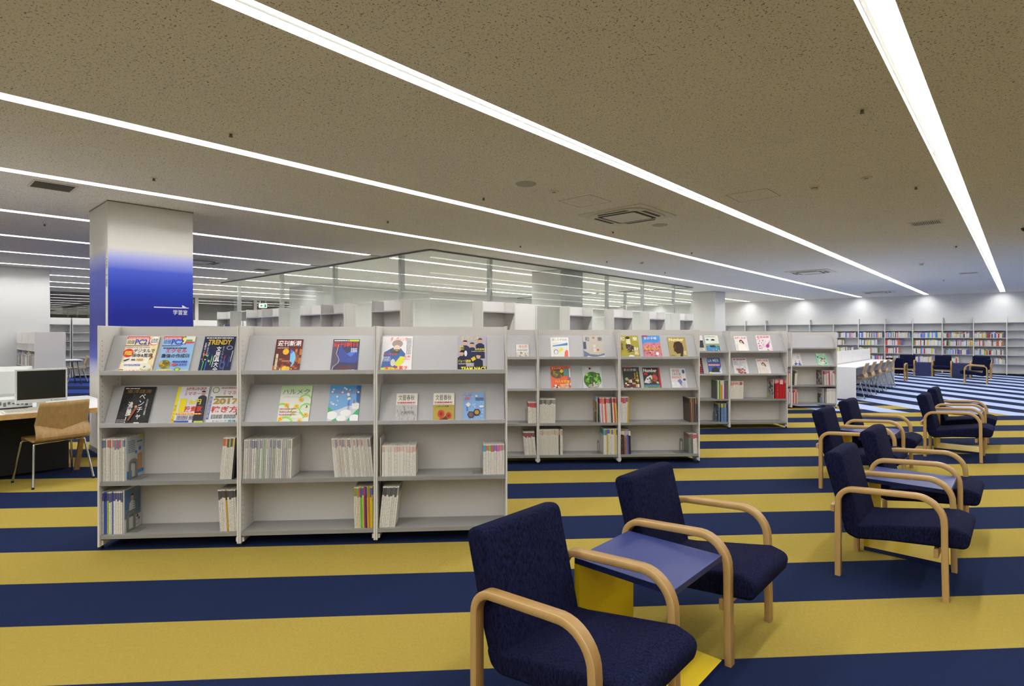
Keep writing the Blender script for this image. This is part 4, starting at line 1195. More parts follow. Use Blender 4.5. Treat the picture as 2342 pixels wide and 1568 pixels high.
    def tecyo_b(c):
        c.rect(0, 0, 1, 1, '2a2522').rect(0, .80, 1, .97, '3e4042').text('家の手帳', .06, .82, .82, .94, 'c9c9c6', .01).rect(.0, .97, .5, 1, 'b8322a').blocks(.08, .02, .92, .5, 8, 7, ['6a1e1a', '1c1a1a', 'b89a5a', 'd8d2c4', '8a2a22', None, None, '3a322c'], 65).vtext('日本の駅', .80, .30, .92, .78, 'dcc81e', .02).vtext('大正', .66, .48, .76, .76, 'dcc81e', .02).ell(.2, .46, .1, .07, '9aa27a')
    add((2, 1), 1, .145, (.19, .265), '2a2522', 'dark travel magazine with yellow vertical type', tecyo_b)
    def number_b(c):
        c.rect(0, 0, 1, 1, '2a2624').rect(.9, 0, 1, 1, 'a81e22').poly([(.0, .3), (.2, .56), (.46, .66), (.6, .44), (.3, .26)], 'd8d8da').poly([(.5, .62), (.7, .72), (.84, .5), (.7, .3), (.5, .4)], 'b84a3a').ell(.68, .74, .1, .08, '5a3a2a').dots(.1, .28, .85, .5, 16, .06, ['c8a88a', 'd8d0c8', '8a2a22', '3a5a3a']).text('Number', .03, .78, .82, .94, 'ecece8', .03).rect(0, .0, .9, .16, '5f9a3e').rect(0, .13, .9, .2, '3a72b0').lines(.2, .03, .75, .11, 2, '22301a', 66, .6).rect(.04, .64, .26, .76, 'b8321e')
    add((2, 1), 1, .38, (.195, .26), '2a2624', 'sports magazine with white title over players', number_b)
    def shikoku(c):
        c.rect(0, 0, 1, 1, 'd9d6d8').text('安田', .14, .80, .6, .96, 'b86a6a', .02).text('上杉謙信', .08, .64, .68, .78, '3a3a44', .02).lines(.04, .52, .7, .62, 2, 'c05a5a', 67, .6).poly([(.4, .4), (.6, .5), (.9, .1), (.7, .06)], '6a6ea0').text('戦国\n武将', .04, .02, .5, .32, 'eeeef0', .02).ell(.86, .84, .09, .1, '3a5a8a').ell(.78, .2, .14, .16, 'c2c2cc').rect(.78, .40, .95, .5, '3a4a7a')
    add((2, 1), 1, .685, (.178, .25), 'd9d6d8', 'pale history magazine with purple-blue figure', shikoku)
    # third row
    def car0(c):
        c.rect(0, 0, 1, 1, 'e0e0de').rect(.0, .25, 1, .7, '2a2a2e').lines(.2, .04, .95, .24, 4, '3a3a3e', 68, .5)
    add((3, -1), 0, .42, (.205, .28), 'e0e0de', 'black and white car magazine half behind second row', car0)
    def car(c):
        c.rect(0, 0, 1, 1, 'dfe2da').lines(.08, .90, .8, .96, 1, '7a9a4a', 69, .7).poly([(.08, .70), (.26, .70), (.28, .76), (.18, .80), (.08, .76)], '2a6ab0').poly([(.44, .68), (.70, .68), (.72, .75), (.58, .79), (.44, .75)], '2a3038').rect(0, 0, 1, .50, '5a6a4a').rect(0, .36, 1, .5, '8a9a6a').poly([(.06, .10), (.04, .26), (.22, .40), (.62, .42), (.92, .28), (.94, .12), (.5, .04)], '3a86c4').poly([(.24, .38), (.34, .27), (.72, .28), (.62, .41)], '22303a').rect(.2, .02, .95, .09, '2c2a1e').dots(.4, .08, .9, .16, 4, .03, ['e8e8e8', 'd8d02e'])
    add((3, -1), 0, .665, (.212, .285), 'dfe2da', 'car magazine with a blue car', car)
    def redb(c):
        c.rect(0, 0, 1, 1, '1e1a1c').lines(.1, .1, .95, .9, 7, 'b8323a', 70, .5).vtext('特集', .55, .5, .85, .9, 'd8d8d8', .0)
    add((3, -1), 1, .42, (.19, .28), '1e1a1c', 'black magazine with red lines half behind second row', redb)
    def lamer(c):
        c.rect(0, 0, 1, 1, '3a5a9e').text('LA MER', .06, .76, .9, .94, 'd6dde6', .01).rect(.0, .52, .95, .64, 'c03a42').lines(.04, .54, .9, .63, 2, 'f0e8e8', 71, .6).poly([(.15, .10), (.3, .4), (.6, .48), (.8, .3), (.9, .06), (.5, .02)], '2a2c34').rect(0, 0, 1, .14, 'cfd8e4').ell(.12, .1, .1, .07, 'e4d81e').poly([(.8, .2), (1, .5), (1, .1)], 'd8dde4')
    add((3, -1), 1, .70, (.205, .28), '3a5a9e', 'blue sea magazine with white title and red band', lamer)
    def woman(top, pic, hair, title):
        def fn(c):
            c.rect(0, 0, 1, 1, 'ebe6e4').text(title, .06, .82, .92, .95, top, .03).poly([(.2, .02), (.16, .26), (.34, .46), (.62, .46), (.84, .24), (.8, .02)], pic).ell(.5, .66, .13, .12, hair).ell(.5, .62, .085, .085, 'dcb49c').poly([(.60, .75), (.72, .55), (.66, .48), (.58, .6)], hair).lines(.06, .06, .2, .5, 9, 'b8a8a8', 72, .4)
        return fn
    add((3, 0), 0, .21, (.205, .265), 'ebe6e4', 'white cookery magazine with a long haired figure in white', woman('cc2a56', 'f4eeea', '2c2018', '栄養と料理'))
    def kateiA(c):
        c.rect(0, 0, 1, 1, 'ebe4ea').text('家庭画報', .06, .84, .94, .97, 'c8243a', .03).dots(.04, .04, .96, .8, 46, .05, ['c85a8a', 'd8883a', '8a5aa8', 'e0b8c8', 'c03a3a', 'f0f0ee', 'd8a8c8'], 73).poly([(.52, .36), (.68, .46), (.84, .36), (.68, .24)], 'b0289a').poly([(.42, .3), (.5, .7), (.6, .72), (.56, .3)], 'e8dce2')
    add((3, 0), 0, .572, (.228, .295), 'ebe4ea', 'white magazine scattered with pink and orange ornaments', kateiA)
    def kateiB(c):
        c.rect(0, 0, 1, 1, 'e2dfe2').text('家庭画報', .06, .85, .94, .97, 'a82a3a', .03).dots(.2, .05, .75, .35, 36, .06, ['8a2a3e', 'b85a6a', 'd8c8cc', '6a7a4a', 'c83a52'], 74).dots(.3, .35, .8, .75, 20, .08, ['d0d4d8', 'e8e6ea', 'c8ccd0']).lines(.05, .55, .3, .8, 5, 'a890b0', 75, .4).rect(.2, .0, .8, .05, 'c03a52')
    add((3, 0), 1, .195, (.228, .295), 'e2dfe2', 'white magazine with a red flower bouquet', kateiB)
    add((3, 0), 1, .56, (.2, .26), 'ebe6e4', 'white cookery magazine with a seated short haired figure', woman('c84a5a', 'e6dad2', '6a4a32', '栄養と料理'))
    # fourth row
    def kids(c):
        c.rect(0, 0, 1, 1, 'dcd8dc').text('こども', .1, .84, .9, .94, 'c88a9a', .0).vtext('絵本', .62, .56, .9, .8, '8a8a9a', .0)
        for x in (.42, .78): c.person(x, .34, .07, '2a2430', 'd8b8a0', '4a5aa0', .3)
        c.dots(.05, .02, .95, .2, 10, .05, ['b8b4c8', 'e6e2e6', '8a7aa8'])
    add((4, 0), 1, .12, (.21, .27), 'dcd8dc', 'pale picture book magazine with two little figures', kids)
    def moe(c):
        c.rect(0, 0, 1, 1, '8fd0b0').text('MOE', .1, .80, .9, .96, 'f2eee6', .03).ell(.52, .42, .3, .24, 'e6ded2').dots(.24, .2, .8, .66, 22, .06, ['3a4a3a', 'c8524a', 'e8dcc8', '5a8a6a', '4a3a4a']).poly([(.05, .26), (.5, .08), (.56, .0), (.05, .2)], 'f0ece6').ell(.14, .68, .07, .05, '2a3a34')
    add((4, 0), 1, .645, (.215, .28), '8fd0b0', 'mint green picture book magazine with white lettering', moe)
covers()

# ------------------------------------------------------------------ shelved back issues
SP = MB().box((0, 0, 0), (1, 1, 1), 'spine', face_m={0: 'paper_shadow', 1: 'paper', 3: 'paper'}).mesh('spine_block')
WORDS = {0: 'third', 1: 'bottom'}
def colname(h):
    r, g, b = (int(h[i:i+2], 16) for i in (0, 2, 4))
    mx, mn = max(r, g, b), min(r, g, b)
    if mx - mn < 34: return 'white' if mx > 200 else ('grey' if mx > 110 else 'black')
    if r == mx: return 'orange' if g > 110 and b < 110 and r - g > 40 else ('yellow' if g > 130 and b < 130 else ('pink' if b > 110 else 'red'))
    if g == mx: return 'green'
    return 'purple' if r > g + 15 else 'blue'
RW = {(1, 0): 'rack by computer chair', (1, 1): 'middle rack of first row', (1, 2): 'rack by front armchair', (2, -1): 'half-hidden second row rack', (2, 0): 'middle rack of second row', (2, 1): 'armchair-end second row rack',
      (3, -1): 'half-hidden third row rack', (3, 0): 'end rack of third row', (4, -1): 'sliver of fourth row rack', (4, 0): 'rack by study desk'}
def spines(rk, shelf, side, n, th, h, dep, cols, accents, lean=0.0, gap=.0012, seed=1, y0=.022, x_start=None, jit=.004):
    """row of upright magazines; side 'l' starts at the left panel, 'r' ends at the right panel"""
    rr = random.Random(seed)
    W = BAY - 2 * PT
    z = FLATS[shelf] + .0008
    ths = [th * rr.uniform(.8, 1.2) for _ in range(n)]
    la = math.radians(lean)
    tot = sum(t / math.cos(la) + gap for t in ths)
    x = x_start if x_start is not None else (.004 + (h * math.sin(-la) if lean < 0 else 0) if side == 'l' else W - tot - .004 - (h * math.sin(la) if lean > 0 else 0))
    objs = []
    for i in range(n):
        t = ths[i]
        hh = h * rr.uniform(1 - jit, 1 + jit)
        c = cols[i % len(cols)] if len(cols) >= n else rr.choice(cols)
        a = accents[i % len(accents)] if len(accents) >= n else rr.choice(accents)
        o = bpy.data.objects.new('shelved_magazine', SP); C.objects.link(o)
        lift = t * math.sin(abs(la)) if lean > 0 else 0
        lz = z + (t * math.sin(la) if la > 0 else 0)
        M = RACKS[rk] @ Matrix.Translation((PT + x, y0 + rr.uniform(0, .003), lz)) @ Matrix.Rotation(la, 4, 'Y') @ Matrix.Diagonal((t, dep, hh, 1))
        o.matrix_world = M
        o.color = (*lin(c), 1); o['accent'] = [float(v) for v in lin(a)]
        pos = i if side == 'l' else n - 1 - i
        tag(o, '%s magazine spine, %s from the %s panel, %s shelf, %s' % (colname(c), ORD[pos], 'left' if side == 'l' else 'right', WORDS[shelf], RW[rk]), 'magazine', 'back issues on the rack shelves')
        objs.append(o)
        x += t / math.cos(la) + gap
    return objs, x
WH = ['d9d6cf', 'd0cdc6', 'dedcd6', 'c9c5bd']
def side_cover(rk, shelf, x, sgn, w, h, label, fn, bg, th=.006, y0=.03):
    """a magazine standing with its front cover to the gap; sgn=1 cover faces right"""
    w = min(w, .20); y0 = .028
    c = Cover(w, h); fn(c)
    z = FLATS[shelf] + .001
    if sgn > 0: M = Matrix(((0, 0, 1, PT + x), (1, 0, 0, y0 + w / 2), (0, 1, 0, z), (0, 0, 0, 1)))
    else: M = Matrix(((0, 0, -1, PT + x), (-1, 0, 0, y0 + w / 2), (0, 1, 0, z), (0, 0, 0, 1)))
    return magazine('shelved_magazine', w, h, bg, RACKS[rk] @ M, label, c, th, 'back issues on the rack shelves')
BE = MB()
def make_bookend():
    o = MB()
    arch = [(.0, 0)] + [(0, .085)] + [(.028 - .028 * math.cos(a), .085 + .028 * math.sin(a)) for a in [math.pi / 2 * k / 6 for k in range(1, 7)]]
    prof = [(.0, 0), (.0, .10), (.008, .122), (.028, .135), (.072, .135), (.092, .122), (.10, .10), (.10, 0)]
    inner = [(.024, .012), (.024, .095), (.03, .108), (.07, .108), (.076, .095), (.076, .012)]
    n = len(prof)
    # plate with a slot, built from strips: left, right, top, bottom
    t = .0016
    def plate(pts): o.add([(0, a, b) for a, b in pts] + [(t, a, b) for a, b in pts],
                          [tuple(range(len(pts))), tuple(range(2 * len(pts) - 1, len(pts) - 1, -1))] + [(i, len(pts) + i, len(pts) + (i + 1) % len(pts), (i + 1) % len(pts)) for i in range(len(pts))], 'steel_dark')
    plate([(.0, 0), (.024, 0), (.024, .095), (.0, .10)])
    plate([(.076, 0), (.10, 0), (.10, .10), (.076, .095)])
    plate([(0, .10), (.024, .095), (.03, .108), (.07, .108), (.076, .095), (.10, .10), (.092, .122), (.072, .135), (.028, .135), (.008, .122)])
    plate([(.024, 0), (.076, 0), (.076, .012), (.024, .012)])
    o.box((t, 0, 0), (.07, .10, .0014), 'steel_dark')
    return o.mesh('bookend')
BOOKEND = make_bookend()
def bookend(rk, shelf, x, sgn, label, y0=.05, sc=1.0):
    o = bpy.data.objects.new('bookend', BOOKEND); C.objects.link(o)
    z = FLATS[shelf] + .0004
    M = RACKS[rk] @ Matrix.Translation((PT + x, y0, z))
    if sgn > 0: M = M @ Matrix.Scale(sc, 4)
    else: M = M @ Matrix.Translation((0, .1, 0)) @ Matrix.Rotation(math.pi, 4, 'Z') @ Matrix.Scale(sc, 4)
    o.matrix_world = M
    return tag(o, label, 'bookend', 'metal bookends')

def fill_racks():
    # first row, by the computer chair
    _, x = spines((1, 0), 0, 'l', 13, .0098, .285, .205, WH, ['6a7a9a', 'b0a8a8', '5a6a94', 'c0b0a8', 'b05a5a'], seed=1)
    def blue_cover(c):
        c.rect(0, 0, 1, 1, 'c2c8cc').lines(.1, .62, .5, .92, 7, '5a6f9a', 80, .5).rect(.8, .92, .98, 1, 'c8cf2e').rect(.6, .82, .9, .85, '3a7ac0').ell(.78, .66, .08, .05, '3a86d0').ell(.55, .6, .06, .04, '3a86d0').rect(.62, .16, .9, .55, 'b98a5c').rect(.56, .08, .98, .16, '2a7ac8').rect(.02, .02, .3, .2, '3a86c8')
    side_cover((1, 0), 0, x + .008, 1, .205, .29, 'pale blue magazine cover at the end of the third shelf by computer chair', blue_cover, 'c2c8cc')
    bookend((1, 0), 0, x + .012, 1, 'grey slotted bookend on the third shelf by the computer chair')
    spines((1, 0), 0, 'r', 7, .0115, .285, .205, ['d9d6cf'] * 6 + ['2a2a2e'], ['b5523a', 'c88a3a', '5a2a5a', '9ab82a', '5a2a5a', 'c8b83a', '2a2a2e'], lean=5, seed=2)
    _, x = spines((1, 0), 1, 'l', 12, .0098, .285, .205, WH + ['9fb83a', '3a56b0'], ['2c2a6a', '3a2a7a', '34306a'], seed=3)
    def girl(c):
        c.rect(0, 0, 1, 1, 'cfd2d0').rect(.03, .30, .95, .97, '6a8298').rect(.05, .5, .35, .94, '4a74a8').person(.45, .76, .08, '2a2022', 'c8a088', 'd0d0d4', .3).text('バス', .58, .86, .86, .95, 'b9c4cc', .0).lines(.5, .34, .9, .7, 7, '465666', 81, .4).dots(.55, .18, .85, .28, 4, .05, ['3a4a5a', '6a2a2a']).rect(.6, .06, .84, .18, '8a93b4').rect(.63, .08, .81, .16, 'd2d4d8')
    side_cover((1, 0), 1, x + .008, 1, .21, .295, 'blue grey magazine cover with a figure, bottom shelf by computer chair', girl, 'cfd2d0')
    bookend((1, 0), 1, x + .012, 1, 'grey slotted bookend on the bottom shelf by the computer chair')
    spines((1, 0), 1, 'r', 9, .0118, .285, .205, ['d9d6cf'] * 4 + ['c29a2a'] + ['d9d6cf'] * 4, ['26262a'], lean=-3.0, seed=4)
    # middle rack
    spines((1, 1), 0, 'l', 25, .0105, .268, .195, WH + ['b8b4ac', 'a9b4a4', 'b4a8b0', 'a4acb8'], ['c4c0b8', 'b8b4b0', '8a8a9c', 'a4b0a4', '7a7a8a', 'c8c4bc'], lean=2.0, seed=5, gap=.0022)
    spines((1, 1), 0, 'r', 25, .0092, .268, .195, WH + ['c9c0b4'], ['c8c0b8', 'b8a8a4', '8a8494', 'c4bcb4', 'b08a8a'], lean=-5, seed=6)
    spines((1, 1), 1, 'r', 12, .0105, .285, .205, ['d6d0b8', 'd9d6cf', 'd3c6a0', 'cfc9b4', '5fae3a', 'b8c83a', 'a8327a', '5a2a5a', 'c8b02a', 'c2762a', 'd8c83a', 'c4a42a'], ['c83a4a', '4a4a9a', '8a8a3a'], lean=-1.0, seed=7)
    # rack by the front armchair
    side_cover((1, 2), 0, .018, 1, .19, .268, 'cream magazine leaning against the left panel by front armchair', lambda c: c.rect(0, 0, 1, 1, 'd8d3c6'), 'd8d3c6')
    spines((1, 2), 0, 'l', 11, .0205, .212, .15, ['dedbd4'] * 11, ['d0b4ac', 'd6ccc4', 'cfa8a0'], seed=8, x_start=.026, gap=.0012)
    spines((1, 2), 0, 'r', 8, .0185, .212, .15, ['dedbd4'] * 8, ['3a9ac0', 'c8523a', '6ab84a', 'b8484a', '6a6ac0', 'c05ab0', 'c86a6a', '9a9a9a'], seed=9)
    bookend((1, 2), 0, .718, -1, 'grey bookend beside thick small magazines, rack by front armchair', sc=.9)
    spines((1, 2), 1, 'l', 8, .0125, .285, .205, WH, ['2a2a2e', '4a4a52', '8a8a8a'], lean=6, seed=10, x_start=.006)
    # second row
    spines((2, -1), 0, 'r', 4, .021, .235, .16, ['dcd8d0'] * 4, ['a82a32'], seed=11)
    bookend((2, -1), 0, .775, -1, 'wire-grey bookend, third shelf of rack half behind the first row', sc=1.15)
    spines((2, -1), 1, 'r', 10, .0118, .258, .185, WH, ['7a2a32', '6a2230'], lean=-4.5, seed=12)
    spines((2, 0), 0, 'l', 13, .013, .27, .19, ['d8d5cc'] * 13, ['5a5a58', '8a8a80'], lean=1.2, seed=13)
    def garden(c): c.rect(0, 0, 1, 1, '7a5a2a').rect(0, .82, 1, 1, '9ac8e0').ell(.4, .72, .2, .1, 'c88a2a').dots(.1, .1, .9, .6, 20, .1, ['5a4a22', 'b08a4a', '3a3a2a', 'c8b88a'])
    _o, x = spines((2, 0), 0, 'r', 11, .0158, .28, .20, ['e0ddd8', 'c88aa0', 'd8d4d0', 'd2684a', 'cfc9c4', 'd8d4d0', 'c0bcb8', '4a4a42', 'd8d4d0', 'd8623a', 'c9ba6a'], ['c03a7a', 'd88a9a', 'e05a3a', '6a3a5a', '3a3a32', 'e0602a'], lean=-3.0, seed=14)
    side_cover((2, 0), 0, .650, -1, .20, .285, 'brown and blue garden magazine cover, third shelf of middle second row rack', garden, '7a5a2a')
    bookend((2, 0), 0, .635, -1, 'bookend by the garden magazine, third shelf of second row middle rack', sc=.9)
    spines((2, 0), 1, 'l', 19, .0122, .285, .20, ['d4d1c6'] * 16 + ['3a3632', 'd8d5cc', 'dcd8d0'], ['c8b8a0', 'b8bca0', '9a9a92', 'd0a8a0', 'a8b8c0'], seed=15)
    spines((2, 0), 1, 'r', 9, .0168, .285, .20, ['d8d6cc', 'd8d6cc', 'b8a82a', 'd4d2ca', 'cfd0c8', 'd4d2ca', 'd8d6cc', 'c8b86a', 'b8b4a8'], ['c88a6a', '3a5aa8', '2a9a8a', 'c8b02a', '4a4a9a'], seed=16)
    bookend((2, 0), 1, .68, -1, 'bookend on the bottom shelf of second row middle rack', sc=1.1)
    spines((2, 1), 0, 'l', 5, .0165, .288, .205, ['d9d6d2', 'd9d6d2', 'd2d2d4', 'd6d6d2', 'b89a2a'], ['b83a52', 'b03a3a', 'c84a4a', '3a5ab0', 'a88a1a'], lean=1.2, seed=17)
    spines((2, 1), 0, 'r', 8, .0105, .272, .20, ['4a4238', '7a3a2a', '8a8a82', '4a5a4a', '9a5a4a', '3a3a32', '6a6a5a', '2a3a6a'], ['8a8a82', '3a2a22', 'a86a4a'], lean=-2, seed=18)
    spines((2, 1), 1, 'l', 6, .0165, .272, .20, ['3a3028', '4a3a2a', '8a5a4a', '8a7a8a', '3a4a9a', '2a2a22'], ['b8a8b0', 'c8b8b0', '8a9ac0', 'd8d8d0'], lean=-1.5, seed=19)
    spines((2, 1), 1, 'r', 4, .020, .222, .16, ['7a8078', '5a6a62', 'dcd9d2', 'dcd9d2'], ['8a4a42', '6a7a72', 'b83a42', 'b83a42'], lean=-2, seed=20)
    bookend((2, 1), 1, .72, -1, 'bookend on the bottom shelf, armchair end of the second row', sc=1.2)
    # third row
    spines((3, -1), 0, 'r', 9, .0185, .285, .205, ['5a5a52', 'd0d0c4', '3f9a4a', 'c8a83a', 'd87a2a', 'd8d4c8', '6a4aa0', 'a83a6a', '2f8a4a'], ['3a6a3a', 'c8c8c0', '6a6a62'], seed=21)
    def train(c): c.rect(0, 0, 1, 1, '5a6f96').rect(0, .9, 1, 1, 'c8b83a').rect(.1, .1, .8, .5, '8a96a4').poly([(.2, .1), (.4, .6), (.9, .4), (.9, .1)], '3a4a6a').dots(.1, .1, .9, .7, 12, .09, ['3a4a7a', 'b8c0c8', '2a2f3a'])
    side_cover((3, -1), 1, .745, -1, .205, .29, 'blue steel-coloured magazine cover on bottom shelf, half-hidden third row rack', train, '5a6f96')
    spines((3, -1), 1, 'r', 6, .017, .285, .20, ['5a7ab0', '6a86b0', '4a6aa0', '7a90b0', '5a7ab0', '2a3a5a'], ['3a4a7a', 'b8b83a'], seed=22)
    bookend((3, -1), 1, .70, -1, 'bookend on the bottom shelf of half-hidden third row rack', sc=1.25)
    spines((3, 0), 0, 'l', 6, .030, .268, .20, ['dedad2'] * 6, ['c8887a', 'b8b4ac', '8a3a32'], lean=3, seed=23, gap=.002, x_start=.006)
    def katei(c): c.rect(0, 0, 1, 1, 'a8a8a8').text('家庭画報', .05, .86, .95, .97, 'a82a3a', .03).dots(.2, .25, .9, .8, 20, .12, ['6a6a70', '8a8a90', 'c8c8cc', '4a4a50']).rect(.1, .12, .4, .24, 'c8d01e')
    side_cover((3, 0), 0, .690, -1, .228, .298, 'grey portrait magazine cover beside thick red magazines', katei, 'a8a8a8')
    spines((3, 0), 0, 'r', 7, .0225, .298, .20, ['a81822', 'b01a24', 'a8141e', 'b41c26', 'a81822', 'b01a24', 'a0141e'], ['c8a0a0', 'd8c8c8', 'c03a42'], seed=24)
    # fourth row
    spines((4, -1), 0, 'r', 6, .022, .285, .2, ['d8c8d0', '6a5ab0', 'b8a8c0', '4a4a9a', 'c8824a', 'd8d4d0'], ['c83a5a', '3a3a9a', '8a5ab0'], seed=25)
    spines((4, -1), 1, 'r', 6, .022, .285, .2, ['d88a6a', 'c8bcd0', '8a5ab0', 'd8d0c8', 'b86a9a', 'd8d4d0'], ['9ac8c8', 'c85a4a', '6a5ab0'], seed=26)
    spines((4, 0), 0, 'l', 4, .023, .288, .205, ['3a3a34', '4a4a40', 'd8d6cc', 'd0cec4'], ['8a8a82', '3a3a34'], lean=3, seed=27)
    def gry(c): c.rect(0, 0, 1, 1, '7a7478').dots(.1, .1, .9, .8, 26, .12, ['4a4648', '9a9498', '6a5a58', 'b8b0b0']).text('画報', .1, .84, .6, .95, 'b84a52', .02)
    side_cover((4, 0), 0, .615, -1, .215, .29, 'dark grey magazine cover facing the gap, rack by study desk', gry, '7a7478')
    spines((4, 0), 0, 'r', 8, .029, .285, .2, ['c8c4c0', 'b8a8a8', 'd0ccc6', 'a83a4a', 'd0c4c4', 'b8a8b0', 'd6d2cc', 'b8b4b0'], ['a83a52', '8a5a62', 'c8c0c0'], lean=-1.5, seed=28)
    spines((4, 0), 1, 'l', 5, .0225, .27, .19, ['d8cfc0', 'a82a4a', 'd8d0b8', 'b03a52', 'd0c69a'], ['c83a4a', '8a2a6a', 'd8c8a8'], seed=29)
    def gar(c): c.rect(0, 0, 1, 1, 'c6c8ca').rect(0, 0, .55, .62, '5a6a34').dots(.02, .1, .5, .6, 24, .09, ['7a8a42', '4a5a2a', '9aa25a', '3a4a24']).person(.62, .50, .11, '2a1e1c', 'd8b09a', '9aa2d0', .5).lines(.2, .78, .8, .92, 3, '7a7a82', 84, .4)
    side_cover((4, 0), 1, .640, -1, .21, .285, 'magazine cover with a figure in lilac and greenery, rack by study desk', gar, 'c6c8ca')
    spines((4, 0), 1, 'r', 6, .030, .285, .2, ['dad6ce'] * 6, ['b8b4ac', 'c8c0b8'], seed=30)
fill_racks()

# ================================================================== bookcases along the far wall
WB = 0.92
WSH = (.08, .40, .72, 1.04, 1.34, 1.62, 1.90)
def wall_bookcase():
    t = thing('wall_bookcase', 'x', 'bookcase', group='bookcases along the far wall')
    # x along the wall (to the right), y away from the viewer, front at y = 0
    for x in (0, WB - .014):
        part(MB().box((x, 0, .02), (x + .014, .28, 2.10), 'steel_white'), 'side_panel', t)
        part(MB().box((x + .002, .01, 0), (x + .012, .05, .02), 'rubber'), 'foot', t)
    part(MB().box((.014, .272, .06), (WB - .014, .28, 2.09), 'steel_white'), 'back_panel', t)
    for z in WSH:
        part(MB().box((.015, .004, z - .022), (WB - .015, .27, z), 'steel_grey'), 'shelf', t)
    return t
W0 = wall_bookcase(); bpy.context.view_layer.update()
WO = [-.40 - WB * k for k in range(-3, 11)]           # right edge offsets
BC = {}
for i, o1 in enumerate(WO):
    k = i - 3             # bay index: 0 = first bay with books, going away from the bare end
    loc = B(26.80, o1 - WB, 0)
    if k < 0: lab = ['bare white bookcase bay furthest from the glass room, by the side wall', 'bare white bookcase bay second from the side wall end', 'bare white wall bookcase bay right beside the first filled bay'][k + 3]
    elif k < 6: lab = 'white wall bookcase bay with books, %s from the bare end bays' % ORD[k]
    else: lab = 'white wall bookcase bay rising behind the racks, %s from the bare end' % ORD[k]
    if i == 0: o = W0; o.location = loc; o.rotation_euler = (0, 0, BROT); o['label'] = lab
    else: o = copy_full(W0, loc, BROT, lab)
    BC[k] = Matrix.Translation(loc) @ Matrix.Rotation(BROT, 4, 'Z')
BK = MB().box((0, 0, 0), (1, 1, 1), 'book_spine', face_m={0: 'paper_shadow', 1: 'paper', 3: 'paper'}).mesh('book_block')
BCOL = ['dcd9d3', 'd6d3cd', 'd0cbc3', 'd8d5cf', 'd3d0cc', 'c4c0b8', 'd6d0c2', '3a5ab0', '2f7ac8', '8aa8d8', 'b02a32', 'c85a6a', '5a8a4a', '8ab06a', 'd0b43a', 'd8cf8a', '6a4a8a', '9a7ab0', '3a3a40', '7a5a4a', 'c87a3a', 'b8c8d0']
FILL = {0: (.95, .90, .90, .97), 1: (.85, .97, .83, .50), 2: (1.0, 1.0, .78, .62), 3: (.90, .63, .50, .45), 4: (.90, .70, .75, .90), 5: (.90, .40, .80, .5)}
ROWZ = (4, 3, 2, 1)
RNM = ('upper', 'second', 'third', 'lowest')
def fill_books():
    rr = random.Random(77)
    left = 186
    rest = MB()
    for k in range(6):
        for ri, si in enumerate(ROWZ):
            frac = FILL[k][ri]
            x = .022 if k != 3 else .022
            end = .02 + (WB - .04) * frac
            blue = (k == 2 and ri == 0) or (k == 4 and ri == 0)
            red = (k == 3 and ri in (1, 2))
            n = 0
            z = WSH[si] + .0006
            while x < end:
                t = rr.uniform(.024, .046); h = rr.uniform(.185, .225)
                if x + t > WB - .018: break
                pal = BCOL[:7] * 3 + BCOL[7:] + (['3a6ac8', '2f8ad8', '4a8ad0'] * 3 if blue else []) + (['c03a3a', 'd8623a', 'c84a52'] * 3 if red else [])
                c = rr.choice(pal); a = rr.choice(BCOL[7:])
                if left > 0:
                    o = bpy.data.objects.new('book', BK); C.objects.link(o)
                    o.matrix_world = BC[k] @ Matrix.Translation((x, .018 + rr.uniform(0, .02), z)) @ Matrix.Diagonal((t - .0012, .135, h, 1))
                    o.color = (*lin(c), 1); o['accent'] = [float(v) for v in lin(a)]
                    tag(o, '%s book, %s from left on %s filled shelf, %s bay from bare bookcases' % (colname(c), ORD[n], RNM[ri], ORD[k]), 'book', 'books on the far wall bookcases')
                    left -= 1
                else:
                    rest.box((x, .02, z), (x + t - .0015, .155, z + h), ink(c), BC[k])
                x += t; n += 1
    o = rest.build('book_rows'); o['kind'] = 'stuff'
    tag(o, 'rows of mixed books on the bookcase bays partly behind desk and racks', 'books')
fill_books()

# ------------------------------------------------------------------ bookcases standing against the glass room
def glass_case(rz, loc, label, n=1, closed=False):
    t = thing('glass_room_bookcase', label, 'bookcase', loc, rz, 'bookcases against the glass room')
    W = n * .93
    for i in range(n + 1):
        x = i * .93 - (.007 if 0 < i < n else (0 if i == 0 else .014))
        p = part(MB().box((x, 0, 0), (x + .014, .29, 2.10), 'steel_ivory'), 'side_panel', t)
        hb = MB()
        for yy in (.05, .24):
            for kk in range(18):
                z = 1.35 + kk * .04
                for xx in (x - .0004, x + .0144):
                    hb.add([(xx, yy - .003, z - .005), (xx, yy + .003, z - .005), (xx, yy + .003, z + .005), (xx, yy - .003, z + .005)], [(0, 1, 2, 3)], 'hole')
        part(hb, 'peg_holes', p)['kind'] = 'stuff'
    part(MB().box((.014, .280, .05), (W - .014, .288, 2.095), 'steel_ivory'), 'back_panel', t)
    for i in range(n):
        for z in (.10, .46, .82, 1.18, 1.54, 1.90):
            part(MB().box((i * .93 + .016, .004, z - .022), ((i + 1) * .93 - .016, .279, z), 'steel_grey'), 'shelf', t)
    return t
# side of the blue column: fronts at d = 6.25, x runs along +o
for o0, n, lab in ((-9.35, 1, 'ivory bookcase against the glass room, one bay, nearest its corner'), (-12.2, 2, 'ivory two-bay bookcase against the glass room holding one black leaflet'),
                   (-15.1, 2, 'empty ivory two-bay bookcase against the glass room, third from its corner'), (-17.07, 1, 'ivory bookcase with a few books against glass room, furthest from corner')):
    glass_case(BROT, B(6.24, o0, 0), lab, n)
